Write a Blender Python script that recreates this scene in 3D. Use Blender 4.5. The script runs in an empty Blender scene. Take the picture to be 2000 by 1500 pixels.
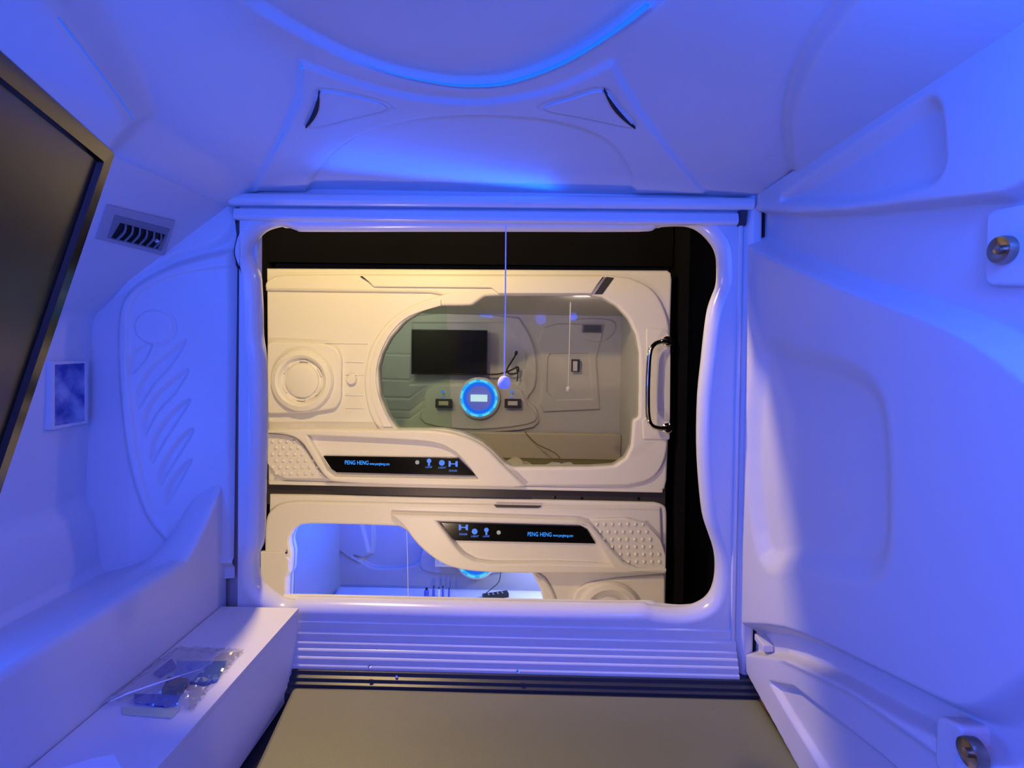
import bpy, math, random
import numpy as np
from mathutils import Vector, Matrix

random.seed(4)
S = bpy.context.scene
COL = S.collection

# ------------------------------------------------------------------ camera
F = 1000.0
YAW, PITCH, ROLL = 0.016, 0.016, 0.014
VPX, VPY = 1046.0, 666.0
fwd = Vector((-math.sin(YAW), math.cos(YAW) * math.cos(PITCH), -math.sin(PITCH))).normalized()
r0 = fwd.cross(Vector((0, 0, 1))).normalized()
u0 = r0.cross(fwd).normalized()
rt = (r0 * math.cos(ROLL) + u0 * math.sin(ROLL)).normalized()
up = rt.cross(fwd).normalized()
Yv = Vector((0, 1, 0))
vx, vy = Yv.dot(rt) / Yv.dot(fwd), Yv.dot(up) / Yv.dot(fwd)
SHX = (1000 + F * vx - VPX) / 2000.0
SHY = (VPY - (750 - F * vy)) / 2000.0
cd = bpy.data.cameras.new('camera')
cam = bpy.data.objects.new('camera', cd)
COL.objects.link(cam)
cd.sensor_fit = 'HORIZONTAL'
cd.sensor_width = 36.0
cd.lens = F / 2000.0 * 36.0
cd.shift_x, cd.shift_y = SHX, SHY
cd.clip_start, cd.clip_end = 0.02, 60
cam.matrix_world = Matrix(((rt.x, up.x, -fwd.x, 0), (rt.y, up.y, -fwd.y, 0), (rt.z, up.z, -fwd.z, 0), (0, 0, 0, 1)))
S.camera = cam

# ------------------------------------------------------------------ world, view, lights
w = bpy.data.worlds.new('world'); S.world = w; w.use_nodes = True
w.node_tree.nodes['Background'].inputs[0].default_value = (0.02, 0.02, 0.03, 1)
w.node_tree.nodes['Background'].inputs[1].default_value = 0.15
S.view_settings.view_transform = 'Standard'
S.view_settings.look = 'None'
S.view_settings.gamma = 1
S.view_settings.use_curve_mapping = False
S.view_settings.exposure = 0.0

def lamp(name, loc, col, e, size=0.03, kind='POINT', target=None, size_y=None, spot=None):
    ld = bpy.data.lights.new(name, kind)
    ld.color = col; ld.energy = e
    if kind == 'AREA':
        ld.shape = 'RECTANGLE'; ld.size = size; ld.size_y = size_y or size
    else:
        ld.shadow_soft_size = size
    if kind == 'SPOT':
        ld.spot_size = spot or 2.4; ld.spot_blend = 0.5
    o = bpy.data.objects.new(name, ld); COL.objects.link(o); o.location = loc
    if target is not None:
        o.rotation_euler = (Vector(target) - Vector(loc)).to_track_quat('-Z', 'Y').to_euler()
    return o

VIO = (0.23, 0.20, 1.0)
AZ = (0.0, 0.105, 1.0)
WARM = (1.0, 0.72, 0.29)
lamp('corridor_wall_light_bulb', (-0.70, 1.47, 0.78), WARM, 76, 0.04)
lamp('corridor_right_fill', (1.9, 1.9, 1.10), (1.0, 0.72, 0.72), 22, 0.05)  # added fill, pinkish light for the right of the opposite facade
lamp('corridor_left_fill', (-3.0, 1.8, 1.10), (1.0, 0.66, 0.35), 35, 0.05)  # added fill from farther along the corridor, evens out the facade
lamp('corridor_low_fill', (-0.75, 1.32, -1.35), (1.0, 0.74, 0.50), 36, 0.05)  # added fill that lifts the lower facade from below
lamp('pod_ambient_fill', (-0.15, -0.45, 0.34), (0.62, 0.32, 1.0), 5.0, 0.7, 'AREA', (-0.15, -0.3, -1), 0.8)  # added violet ambient fill behind the camera, no fitting modelled
lamp('pod_rear_fill', (-0.30, -0.93, 0.10), AZ, 6.5, 0.7, 'AREA', (0.6, 1.2, 0.36), 0.5)  # added azure fill aimed forward at header and right wall
lamp('right_cove_led', (0.38, 0.27, 0.25), AZ, 6.0, 0.04)
lamp('header_fill_spot', (0.05, -0.12, 0.24), AZ, 8.0, 0.06, 'SPOT', (0.0, 1.16, 0.40), None, 1.35)  # added spot, brightens the ceiling near the header
lamp('header_fill_strip', (-0.10, 1.112, 0.318), AZ, 0.5, 0.70, 'AREA', (-0.06, 0.85, 0.60), 0.012)  # added strip, makes the glow above the blind housing
lamp('tv_back_led', (-0.80, 0.66, 0.17), AZ, 0.8, 0.04)
lamp('console_led', (-0.93, 0.22, -0.34), AZ, 6.0, 0.25, 'AREA', (0.5, 0.45, 0.0), 0.2)
lamp('left_high_fill', (-0.55, -0.22, 0.24), AZ, 9.5, 0.35, 'AREA', (1.2, 0.35, 0.10), 0.10)  # added unseen fill, azure on the upper right wall
lamp('shelf_fill', (-0.86, 0.60, -0.40), AZ, 0.45, 0.03)  # added point fill that turns the shelf bluer
lamp('upper_pod_reading_light', (0.25, 2.84, 0.24), (1.0, 0.80, 0.74), 1.1, 0.05)  # added fill, lights the upper pod interior from behind its facade
lamp('upper_pod_fill_b', (-0.85, 2.84, 0.20), (1.0, 0.97, 0.80), 3.2, 0.05)  # second added interior fill, for the left half
lamp('lower_pod_led', (-0.95, 3.0, -0.98), (0.0, 0.09, 1.0), 24.0, 0.05)
lamp('lower_pod_led_b', (0.15, 3.15, -1.2), (0.45, 0.55, 1.0), 24.0, 0.05)

# ------------------------------------------------------------------ pixel <-> place helpers
def ray(px, py):
    a = (px - 1000 + SHX * 2000) / F
    b = -(py - 750 - SHY * 2000) / F
    return rt * a + up * b + fwd
def PY(px, py, Y): d = ray(px, py); return d * (Y / d.y)
def PX(px, py, X): d = ray(px, py); return d * (X / d.x)
def PZ(px, py, Z): d = ray(px, py); return d * (Z / d.z)

# ------------------------------------------------------------------ materials
def mat(name, col, rough=0.4, metal=0.0, spec=0.5, bump=0.0, bscale=60, var=0.0, emit=None, es=0.0, coat=0.0, alpha=1.0, trans=0.0):
    m = bpy.data.materials.new(name); m.use_nodes = True
    nt = m.node_tree; b = nt.nodes['Principled BSDF']
    b.inputs['Base Color'].default_value = (*col, 1)
    b.inputs['Roughness'].default_value = rough
    b.inputs['Metallic'].default_value = metal
    b.inputs['Specular IOR Level'].default_value = spec
    b.inputs['Coat Weight'].default_value = coat
    if emit:
        b.inputs['Emission Color'].default_value = (*emit, 1)
        b.inputs['Emission Strength'].default_value = es
    if alpha < 1: b.inputs['Alpha'].default_value = alpha
    if bump or var:
        tc = nt.nodes.new('ShaderNodeTexCoord')
        n = nt.nodes.new('ShaderNodeTexNoise'); n.inputs['Scale'].default_value = bscale
        n.inputs['Detail'].default_value = 3
        nt.links.new(tc.outputs['Object'], n.inputs['Vector'])
        if bump:
            bp = nt.nodes.new('ShaderNodeBump'); bp.inputs['Strength'].default_value = bump
            bp.inputs['Distance'].default_value = 0.002
            nt.links.new(n.outputs['Fac'], bp.inputs['Height'])
            nt.links.new(bp.outputs['Normal'], b.inputs['Normal'])
        if var:
            mx = nt.nodes.new('ShaderNodeMix'); mx.data_type = 'RGBA'
            mx.inputs['A'].default_value = (*[c * (1 - var) for c in col], 1)
            mx.inputs['B'].default_value = (*[min(1, c * (1 + var)) for c in col], 1)
            nt.links.new(n.outputs['Fac'], mx.inputs['Factor'])
            nt.links.new(mx.outputs['Result'], b.inputs['Base Color'])
    return m

def glass_mat(name, tint, refl=0.08):
    m = bpy.data.materials.new(name); m.use_nodes = True
    nt = m.node_tree; nt.nodes.clear()
    out = nt.nodes.new('ShaderNodeOutputMaterial')
    tr = nt.nodes.new('ShaderNodeBsdfTransparent'); tr.inputs[0].default_value = (*tint, 1)
    gl = nt.nodes.new('ShaderNodeBsdfGlossy'); gl.inputs['Roughness'].default_value = 0.02
    fr = nt.nodes.new('ShaderNodeFresnel'); fr.inputs['IOR'].default_value = 1.45
    mx = nt.nodes.new('ShaderNodeMixShader')
    ml = nt.nodes.new('ShaderNodeMath'); ml.operation = 'MULTIPLY'; ml.inputs[1].default_value = 0.12
    nt.links.new(fr.outputs[0], ml.inputs[0]); nt.links.new(ml.outputs[0], mx.inputs[0]); nt.links.new(tr.outputs[0], mx.inputs[1]); nt.links.new(gl.outputs[0], mx.inputs[2])
    nt.links.new(mx.outputs[0], out.inputs[0])
    return m

M = dict(
    white=mat('white_plastic', (0.66, 0.65, 0.66), 0.38, spec=0.5, bump=0.02, bscale=8),
    gloss=mat('gloss_white_plastic', (0.68, 0.68, 0.69), 0.22, spec=0.5),
    facade=mat('facade_plastic', (0.78, 0.76, 0.74), 0.42, bump=0.02, bscale=6),
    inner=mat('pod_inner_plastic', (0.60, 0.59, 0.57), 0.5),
    shadedinner=mat('lower_pod_inner_shaded', (0.34, 0.34, 0.40), 0.5),  # darker copy of the inner plastic, dimness painted into its colour
    box=mat('satin_white_board', (0.74, 0.72, 0.74), 0.5, bump=0.02, bscale=40),
    black=mat('black_plastic', (0.006, 0.006, 0.007), 0.25),
    glossblack=mat('gloss_black', (0.004, 0.004, 0.005), 0.14),
    screen=mat('screen_glass', (0.012, 0.010, 0.009), 0.28, spec=0.6),
    offscreen=mat('screen_off', (0.004, 0.004, 0.004), 0.5, spec=0.2),
    wallblack=mat('corridor_black', (0.006, 0.006, 0.008), 0.9, spec=0.05, var=0.2, bscale=3),
    darkgrey=mat('dark_grey_metal', (0.055, 0.05, 0.058), 0.45, metal=0.3),
    seal=mat('dark_rubber_seal', (0.03, 0.033, 0.045), 0.38),
    mattress=mat('brown_leatherette', (0.185, 0.175, 0.06), 0.45, spec=1.0, bump=0.12, bscale=400, var=0.06),
    brown=mat('brown_edge', (0.20, 0.13, 0.08), 0.5),
    chrome=mat('chrome', (0.85, 0.85, 0.87), 0.08, metal=1),
    brass=mat('brushed_brass', (0.45, 0.36, 0.27), 0.3, metal=1, bump=0.3, bscale=90),
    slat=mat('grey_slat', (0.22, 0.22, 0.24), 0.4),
    frameshade=mat('vent_frame_shaded', (0.42, 0.41, 0.44), 0.5),  # shading of the recessed frame put into the base colour
    dark=mat('dark_void', (0.01, 0.01, 0.014), 0.8),
    led=mat('led_blue', (0.0, 0.0, 0.0), 0.5, emit=(0.005, 0.15, 1.0), es=1.1),
    seamglow=mat('seam_glow_blue', (0.0, 0.0, 0.0), 0.5, emit=(0.03, 0.13, 1.0), es=0.8),  # emission painting the light along the left ceiling crease
    ledcyan=mat('led_cyan', (0, 0, 0), 0.5, emit=(0.02, 0.42, 1.0), es=1.2),
    ledbright=mat('led_pale_cyan', (0, 0, 0), 0.5, emit=(0.12, 0.75, 1.0), es=1.1),
    lcd=mat('lcd_white', (0, 0, 0), 0.5, emit=(0.65, 0.93, 1.0), es=1.05),
    dialface=mat('dial_face_glow', (0.2, 0.2, 0.3), 0.4, emit=(0.05, 0.09, 0.60), es=0.8),
    textblue=mat('text_blue', (0, 0, 0), 0.5, emit=(0.03, 0.30, 1.0), es=1.3),
    icon=mat('icon_blue', (0, 0, 0), 0.5, emit=(0.07, 0.25, 1.0), es=0.9),
    icongrey=mat('icon_grey', (0, 0, 0), 0.5, emit=(0.5, 0.5, 0.5), es=0.6),
    navy=mat('navy_card', (0.05, 0.09, 0.45), 0.4),
    bluecard=mat('blue_card', (0.16, 0.28, 0.62), 0.35),
    cream=mat('cream_card', (0.55, 0.58, 0.42), 0.6),
    paper=mat('white_paper', (0.8, 0.85, 0.95), 0.7),
    cord=mat('white_cord', (0.85, 0.85, 0.9), 0.6),
    cable=mat('black_cable', (0.01, 0.01, 0.01), 0.5),
    beige=mat('beige_fabric', (0.62, 0.55, 0.42), 0.8),
    glass=glass_mat('clear_glass', (0.88, 0.88, 0.87)),
    greenglass=glass_mat('green_glass', (0.86, 0.94, 0.86)),
    bottle=mat('blue_bottle_plastic', (0.1, 0.12, 0.5), 0.2),
    poster=mat('picture_print', (0.05, 0.12, 0.6), 0.3),
)
# thin film for the bag: mostly clear with sharp gloss
def film():
    m = bpy.data.materials.new('clear_plastic_film'); m.use_nodes = True
    nt = m.node_tree; nt.nodes.clear()
    out = nt.nodes.new('ShaderNodeOutputMaterial')
    tr = nt.nodes.new('ShaderNodeBsdfTransparent'); tr.inputs[0].default_value = (0.93, 0.94, 0.98, 1)
    gl = nt.nodes.new('ShaderNodeBsdfGlossy'); gl.inputs['Roughness'].default_value = 0.13
    mx = nt.nodes.new('ShaderNodeMixShader'); mx.inputs[0].default_value = 0.34
    nt.links.new(tr.outputs[0], mx.inputs[1]); nt.links.new(gl.outputs[0], mx.inputs[2]); nt.links.new(mx.outputs[0], out.inputs[0])
    return m
M['film'] = film()
# picture print: blurred navy/azure picture
def picture_mat():
    m = M['poster']; nt = m.node_tree; b = nt.nodes['Principled BSDF']
    tc = nt.nodes.new('ShaderNodeTexCoord'); n = nt.nodes.new('ShaderNodeTexNoise'); n.inputs['Scale'].default_value = 26
    n.inputs['Detail'].default_value = 4
    r = nt.nodes.new('ShaderNodeValToRGB')
    r.color_ramp.elements[0].position = 0.35; r.color_ramp.elements[0].color = (0.04, 0.06, 0.32, 1)
    r.color_ramp.elements[1].position = 0.68; r.color_ramp.elements[1].color = (0.35, 0.42, 0.62, 1)
    nt.links.new(tc.outputs['Object'], n.inputs['Vector']); nt.links.new(n.outputs['Fac'], r.inputs[0]); nt.links.new(r.outputs[0], b.inputs['Base Color'])
picture_mat()

# ------------------------------------------------------------------ object helpers
def link(name, me, m, parent=None):
    if m is not None and not me.materials: me.materials.append(m)
    o = bpy.data.objects.new(name, me); COL.objects.link(o)
    if parent is not None: o.parent = parent
    return o
def tag(o, label=None, cat=None, group=None, kind=None):
    if label: o['label'] = label
    if cat: o['category'] = cat
    if group: o['group'] = group
    if kind: o['kind'] = kind
    return o
def thing(name, label, cat, loc, group=None):
    o = bpy.data.objects.new(name, None); COL.objects.link(o); o.location = loc
    o.empty_display_size = 0.05
    return tag(o, label, cat, group)
def wp(o):
    l = Vector((0, 0, 0)); p = o
    while p is not None: l += p.location; p = p.parent
    return l
def smooth(me, ang=35):
    for p in me.polygons: p.use_smooth = True
    try: me.set_sharp_from_angle(angle=math.radians(ang))
    except Exception: pass
def mesh(name, vs, fs, m, parent=None, sm=None):
    """vertices are given in world space; stored relative to the parent's place"""
    off = wp(parent) if parent is not None else Vector((0, 0, 0))
    me = bpy.data.meshes.new(name)
    me.from_pydata([tuple(Vector(v) - off) for v in vs], [], fs)
    me.update()
    if sm is not None: smooth(me, sm)
    return link(name, me, m, parent)

def catmull(pts, n=6, closed=True):
    out = []; N = len(pts)
    rng = range(N) if closed else range(N - 1)
    for i in rng:
        g = (lambda k: pts[k % N]) if closed else (lambda k: pts[max(0, min(N - 1, k))])
        p0, p1, p2, p3 = g(i - 1), g(i), g(i + 1), g(i + 2)
        for j in range(n):
            t = j / n
            out.append(tuple(0.5 * ((2 * p1[k]) + (-p0[k] + p2[k]) * t + (2 * p0[k] - 5 * p1[k] + 4 * p2[k] - p3[k]) * t * t + (-p0[k] + 3 * p1[k] - 3 * p2[k] + p3[k]) * t ** 3) for k in range(len(p1))))
    if not closed: out.append(tuple(pts[-1]))
    return out
def rnd(pts, r, n=5):
    """closed polygon with rounded corners; r number or list"""
    out = []; N = len(pts)
    for i in range(N):
        p = Vector(pts[i]); a = Vector(pts[i - 1]); b = Vector(pts[(i + 1) % N])
        rr = r[i] if isinstance(r, (list, tuple)) else r
        da, db = (a - p), (b - p)
        rr = min(rr, da.length * 0.49, db.length * 0.49)
        if rr < 1e-6: out.append(tuple(p)); continue
        A = p + da.normalized() * rr; B = p + db.normalized() * rr
        for j in range(n + 1):
            t = j / n
            q = A.lerp(p, t).lerp(p.lerp(B, t), t)
            out.append(tuple(q))
    return out

def plate(name, outline, holes, y_front, thick, bevel, m, parent=None, axis='Y', res=3, sm=40):
    """bevelled plate with holes. outline in (x,z) world for axis Y; front faces -Y."""
    cu = bpy.data.curves.new(name, 'CURVE'); cu.dimensions = '2D'; cu.fill_mode = 'BOTH'
    for ol in [outline] + list(holes):
        sp = cu.splines.new('POLY'); sp.points.add(len(ol) - 1)
        for i, p in enumerate(ol): sp.points[i].co = (p[0], p[1], 0, 1)
        sp.use_cyclic_u = True
    b = min(bevel, thick / 2 * 0.98)
    cu.extrude = thick / 2 - b; cu.bevel_depth = b; cu.bevel_resolution = res; cu.offset = -b
    tmp = bpy.data.objects.new('tmp', cu)
    me = bpy.data.meshes.new_from_object(tmp)
    bpy.data.objects.remove(tmp); bpy.data.curves.remove(cu)
    off = wp(parent) if parent is not None else Vector((0, 0, 0))
    yc = y_front + thick / 2
    for v in me.vertices:
        x, y, z = v.co
        if axis == 'Y': v.co = Vector((x, yc - z, y)) - off
        elif axis == 'X':   # outline is (y,z); front faces -X (y_front is the x of the front)
            v.co = Vector((yc - z, x, y)) - off
        elif axis == 'Z':   # outline is (x,y); top faces +Z ; y_front = top z
            v.co = Vector((x, y, y_front - thick / 2 + z)) - off
    if axis == 'X': me.flip_normals()
    me.name = name
    smooth(me, sm)
    me.materials.clear()
    return link(name, me, m, parent)

def px2(pts, Y):
    return [(PY(a, b, Y).x, PY(a, b, Y).z) for a, b in pts]

def tube(name, pts, r, m, parent=None, n=8, radii=None, cap=True):
    pts = [Vector(p) for p in pts]; vs = []; fs = []
    prev = None
    for i, p in enumerate(pts):
        t = (pts[min(i + 1, len(pts) - 1)] - pts[max(i - 1, 0)]).normalized()
        if prev is None:
            a = t.orthogonal().normalized()
        else:
            a = (prev - t * prev.dot(t)).normalized()
        prev = a; b = t.cross(a)
        rr = radii[i] if radii else r
        for k in range(n):
            th = 2 * math.pi * k / n
            vs.append(p + (a * math.cos(th) + b * math.sin(th)) * rr)
    for i in range(len(pts) - 1):
        for k in range(n):
            fs.append((i * n + k, i * n + (k + 1) % n, (i + 1) * n + (k + 1) % n, (i + 1) * n + k))
    if cap:
        fs.append(tuple(range(n - 1, -1, -1))); L = (len(pts) - 1) * n; fs.append(tuple(L + k for k in range(n)))
    return mesh(name, vs, fs, m, parent, 50)

def lathe(name, prof, c, axis, m, parent=None, n=40, sm=30):
    """prof: list of (radius, height along axis)"""
    ax = Vector(axis).normalized(); a = ax.orthogonal().normalized(); b = ax.cross(a); c = Vector(c)
    vs = []; fs = []
    for (r, h) in prof:
        for k in range(n):
            th = 2 * math.pi * k / n
            vs.append(c + ax * h + (a * math.cos(th) + b * math.sin(th)) * r)
    for i in range(len(prof) - 1):
        for k in range(n):
            fs.append((i * n + k, i * n + (k + 1) % n, (i + 1) * n + (k + 1) % n, (i + 1) * n + k))
    if prof[0][0] > 1e-5: fs.append(tuple(range(n - 1, -1, -1)))
    if prof[-1][0] > 1e-5: L = (len(prof) - 1) * n; fs.append(tuple(L + k for k in range(n)))
    return mesh(name, vs, fs, m, parent, sm)

def boxm(name, lo, hi, m, parent=None, bev=0.0):
    if bev > 0:
        o = plate(name, rnd([(lo[0], lo[2]), (hi[0], lo[2]), (hi[0], hi[2]), (lo[0], hi[2])], bev), [], lo[1], hi[1] - lo[1], bev, m, parent, res=2)
        return o
    x0, y0, z0 = lo; x1, y1, z1 = hi
    vs = [(x0, y0, z0), (x1, y0, z0), (x1, y1, z0), (x0, y1, z0), (x0, y0, z1), (x1, y0, z1), (x1, y1, z1), (x0, y1, z1)]
    fs = [(0, 3, 2, 1), (4, 5, 6, 7), (0, 1, 5, 4), (1, 2, 6, 5), (2, 3, 7, 6), (3, 0, 4, 7)]
    return mesh(name, vs, fs, m, parent)

def sd_poly(U, V, poly):
    """signed distance, negative inside"""
    P = np.array(poly, float); N = len(P)
    d = np.full(U.shape, 1e9); inside = np.zeros(U.shape, bool)
    for i in range(N):
        a = P[i - 1]; b = P[i]; e = b - a
        wx = U - a[0]; wy = V - a[1]
        L = e @ e + 1e-12
        t = np.clip((wx * e[0] + wy * e[1]) / L, 0, 1)
        d = np.minimum(d, np.hypot(wx - t * e[0], wy - t * e[1]))
        cond = ((a[1] > V) != (b[1] > V))
        xc = a[0] + (V - a[1]) * e[0] / (e[1] if abs(e[1]) > 1e-12 else 1e-12)
        inside ^= cond & (U < xc)
    return np.where(inside, -d, d)
def sstep(x): x = np.clip(x, 0, 1); return x * x * (3 - 2 * x)
def raise_poly(U, V, poly, h, wd): return h * sstep(0.5 - sd_poly(U, V, poly) / wd)
def d_line(U, V, pts):
    d = np.full(U.shape, 1e9)
    for a, b in zip(pts[:-1], pts[1:]):
        a = np.array(a); e = np.array(b) - a
        wx = U - a[0]; wy = V - a[1]; t = np.clip((wx * e[0] + wy * e[1]) / (e @ e + 1e-12), 0, 1)
        d = np.minimum(d, np.hypot(wx - t * e[0], wy - t * e[1]))
    return d
def groove(U, V, pts, h, wd): return h * np.exp(-(d_line(U, V, pts) / wd) ** 2)

def gridmesh(name, X, Y, Z, m, parent=None, flip=False):
    nu, nv = X.shape
    off = wp(parent) if parent is not None else Vector((0, 0, 0))
    co = np.stack([X - off.x, Y - off.y, Z - off.z], -1).reshape(-1, 3)
    i = np.arange((nu - 1))[:, None] * nv + np.arange(nv - 1)[None]
    q = np.stack([i, i + 1, i + nv + 1, i + nv], -1).reshape(-1, 4)
    if flip: q = q[:, ::-1]
    me = bpy.data.meshes.new(name)
    me.vertices.add(len(co)); me.vertices.foreach_set('co', co.ravel())
    me.loops.add(q.size); me.loops.foreach_set('vertex_index', q.ravel())
    me.polygons.add(len(q)); me.polygons.foreach_set('loop_start', np.arange(0, q.size, 4)); me.polygons.foreach_set('loop_total', np.full(len(q), 4))
    me.polygons.foreach_set('use_smooth', np.ones(len(q), bool))
    me.update(); me.validate()
    return link(name, me, m, parent)

# ================================================================== OUR POD
YF = 1.16                     # inner face of the opening wall
XR, XL = 0.5035, -0.703
# ---- ceiling
def ceil_base(X, Y):
    s1 = np.sin(np.clip((1.17 - Y) / 0.46, 0, 1) * math.pi / 2)
    s2 = np.sin(np.clip((XR - X) / 0.40, 0, 1) * math.pi / 2)
    s3 = sstep((X + 0.72) / 0.32)
    drop = 0.038 * sstep((-0.62 - X) / 0.08)
    return 0.329 + 0.085 * s1 * s2 * s3 - drop - 0.008 * (X + 0.1)
def on_ceiling(px, py):
    d = ray(px, py); lo, hi = 0.05, 2.0
    f = lambda t: d.z * t - float(ceil_base(np.array(d.x * t), np.array(d.y * t)))
    for _ in range(40):
        mid = (lo + hi) / 2
        if f(mid) > 0: hi = mid
        else: lo = mid
    return d * lo
def cpx(pts): return [(on_ceiling(a, b).x, on_ceiling(a, b).y) for a, b in pts]
ring_px = [(470, -8), (560, 55), (640, 97), (700, 125), (780, 150), (870, 168), (930, 171), (1000, 163), (1100, 126), (1200, 66), (1290, 2), (1380, -90), (1420, -300), (1200, -620), (800, -660), (480, -420), (410, -120)]
ring = catmull(cpx(ring_px), 6)
bow_px = catmull([(588, 118), (680, 152), (780, 181), (880, 194), (960, 194), (1060, 176), (1130, 150), (1196, 116)], 4, False) \
    + [(1212, 150), (1250, 215), (1310, 295), (1378, 374), (1240, 374)] + catmull([(1232, 330), (1185, 268), (1090, 232), (960, 219), (840, 224), (740, 244), (670, 280), (622, 328), (598, 374)], 4, False) \
    + [(495, 374), (515, 325), (552, 258), (583, 190)]
bow = cpx(bow_px)
seamR = cpx(catmull([(1552, 345), (1540, 280), (1541, 200), (1575, 100), (1640, 0), (1700, -90), (1790, -220)], 4, False)) + [(0.30, -1.1), (0.6, -1.1), (0.6, 1.02)]
creaseL = cpx(catmull([(276, 218), (245, 150), (200, 70), (150, -5), (100, -80)], 4, False)) + [(-0.30, -1.1), (-1.2, -1.1), (-1.2, 0.9)]
xs = np.linspace(-1.04, XR + 0.01, 430); ys = np.linspace(-1.02, 1.215, 620)
X, Y = np.meshgrid(xs, ys, indexing='ij')
Z = ceil_base(X, Y)
Z = Z + raise_poly(X, Y, ring, 0.014, 0.010)
Z = Z - raise_poly(X, Y, bow, 0.007, 0.010)
Z = Z - raise_poly(X, Y, seamR, 0.012, 0.016)
Z = Z + groove(X, Y, seamR[:-3], 0.006, 0.006)
Z = Z - raise_poly(X, Y, creaseL, 0.024, 0.045)
tri = [catmull(cpx([(622, 166), (700, 178), (766, 201), (690, 222), (602, 243), (612, 200)]), 3), catmull(cpx([(1178, 164), (1110, 182), (1052, 203), (1140, 222), (1242, 243), (1212, 200)]), 3)]
for t in tri:
    Z = Z + 0.0022 * np.exp(-(sd_poly(X, Y, t) / 0.0022) ** 2)
ceiling = gridmesh('ceiling', X, Y, Z, M['white'])
tag(ceiling, kind='structure')
# led strip in the dome groove, then emissive strips painting lit seams
def strip(name, pxpts, wmax, taper, m, lift=0.004, power=1.0):
    pts = catmull(pxpts, 8, False); P = [on_ceiling(*p) for p in pts]
    n = len(P); vs = []; fs = []
    for i, p in enumerate(P):
        t = (P[min(i + 1, n - 1)] - P[max(i - 1, 0)]); t.z = 0; t.normalize()
        nn = Vector((-t.y, t.x, 0)); s = i / (n - 1)
        wd = wmax * taper(s)
        for k in range(6):
            th = 2 * math.pi * k / 6
            vs.append(p + nn * math.cos(th) * wd + Vector((0, 0, lift + math.sin(th) * wd * 0.5)))
    for i in range(n - 1):
        for k in range(6):
            fs.append((i * 6 + k, i * 6 + (k + 1) % 6, (i + 1) * 6 + (k + 1) % 6, (i + 1) * 6 + k))
    fs.append(tuple(range(5, -1, -1))); fs.append(tuple((n - 1) * 6 + k for k in range(6)))
    return mesh(name, vs, fs, m, ceiling, 60)
o = strip('led_strip', [(700, 118), (780, 146), (870, 163), (930, 166), (1000, 158), (1100, 121), (1200, 60), (1264, 8)], 0.0042, lambda s: 0.12 + 0.88 * min(1, s * 1.9), M['led'], -0.001)
o['label'] = 'glowing blue curved light strip'
o = strip('edge_glow', [(592, 122), (590, 180), (560, 245), (530, 300)], 0.0034, lambda s: max(0.08, 1 - s) , M['led'], -0.004)  # painted glow of a lit ceiling edge, not a lamp
o['label'] = 'short blue lit seam'
o = strip('seam_glow', [(112, -5), (160, 60), (215, 135), (262, 205)], 0.0026, lambda s: 0.9 - 0.6 * s, M['seamglow'], -0.022)  # bluish light on the crease, imitated by weak emission
# dark slots beside the triangular covers
for a, b in (((623, 168), (597, 240)), ((1180, 165), (1241, 241))):
    A, B = on_ceiling(*a), on_ceiling(*b); A.z -= 0.0095; B.z -= 0.0095
    t = (B - A).normalized(); nn = Vector((-t.y, t.x, 0)).normalized()
    vs = []; fs = []; N = 12
    for i in range(N + 1):
        s = i / N; wd = 0.0028 * math.sin(math.pi * s) + 0.0003
        bow_ = nn * 0.006 * math.sin(math.pi * s) * (1 if a[0] < 900 else -1) * -1
        c = A.lerp(B, s) + bow_
        for dz, dw in ((-0.001, -1), (-0.001, 1), (0.004, 1), (0.004, -1)): vs.append(c + nn * wd * dw + Vector((0, 0, dz)))
    for i in range(N):
        for k in range(4): fs.append((i * 4 + k, i * 4 + (k + 1) % 4, (i + 1) * 4 + (k + 1) % 4, (i + 1) * 4 + k))
    fs += [(3, 2, 1, 0), tuple(N * 4 + k for k in range(4))]
    mesh('speaker_slot', vs, fs, M['dark'], ceiling)
for t in tri:
    cx, cy = sum(p[0] for p in t) / len(t), sum(p[1] for p in t) / len(t)
    inner = [(cx + (p[0] - cx) * 0.90, cy + (p[1] - cy) * 0.90) for p in t]
    zc = float(ceil_base(np.array(cx), np.array(cy)))
    o = plate('speaker_cover', inner, [], zc - 0.0065, 0.003, 0.001, M['white'], ceiling, axis='Z')
    for v in o.data.vertices:
        v.co.z += float(ceil_base(np.array(v.co.x), np.array(v.co.y))) - zc

# ---- opening wall (front)
open_px = [(501, 502), (503, 485), (510, 470), (525, 455), (545, 448), (560, 446), (574, 449), (588, 454), (606, 456), (800, 456), (1000, 456), (1245, 456), (1272, 451), (1290, 447), (1335, 446), (1360, 455), (1380, 474), (1392, 495), (1395, 522), (1394, 555), (1385, 580), (1377, 605), (1371, 645), (1365, 700), (1358, 770), (1356, 860), (1360, 937), (1367, 1000), (1378, 1036), (1388, 1066), (1392, 1095), (1390, 1127), (1381, 1153), (1365, 1168), (1342, 1177), (1310, 1180), (1269, 1176), (1250, 1171), (1180, 1171), (900, 1166), (760, 1163), (600, 1160), (588, 1163), (574, 1166), (560, 1163), (545, 1153), (528, 1140), (516, 1124), (512, 1100), (513, 1076), (521, 1056), (524, 1010), (526, 930), (528, 860), (528, 780), (526, 700), (520, 655), (519, 600), (517, 562), (515, 538), (508, 520)]
op = catmull(px2(open_px, 1.205), 3)
fx0, fx1 = PY(469, 700, YF).x, PY(1446, 700, YF).x
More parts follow.
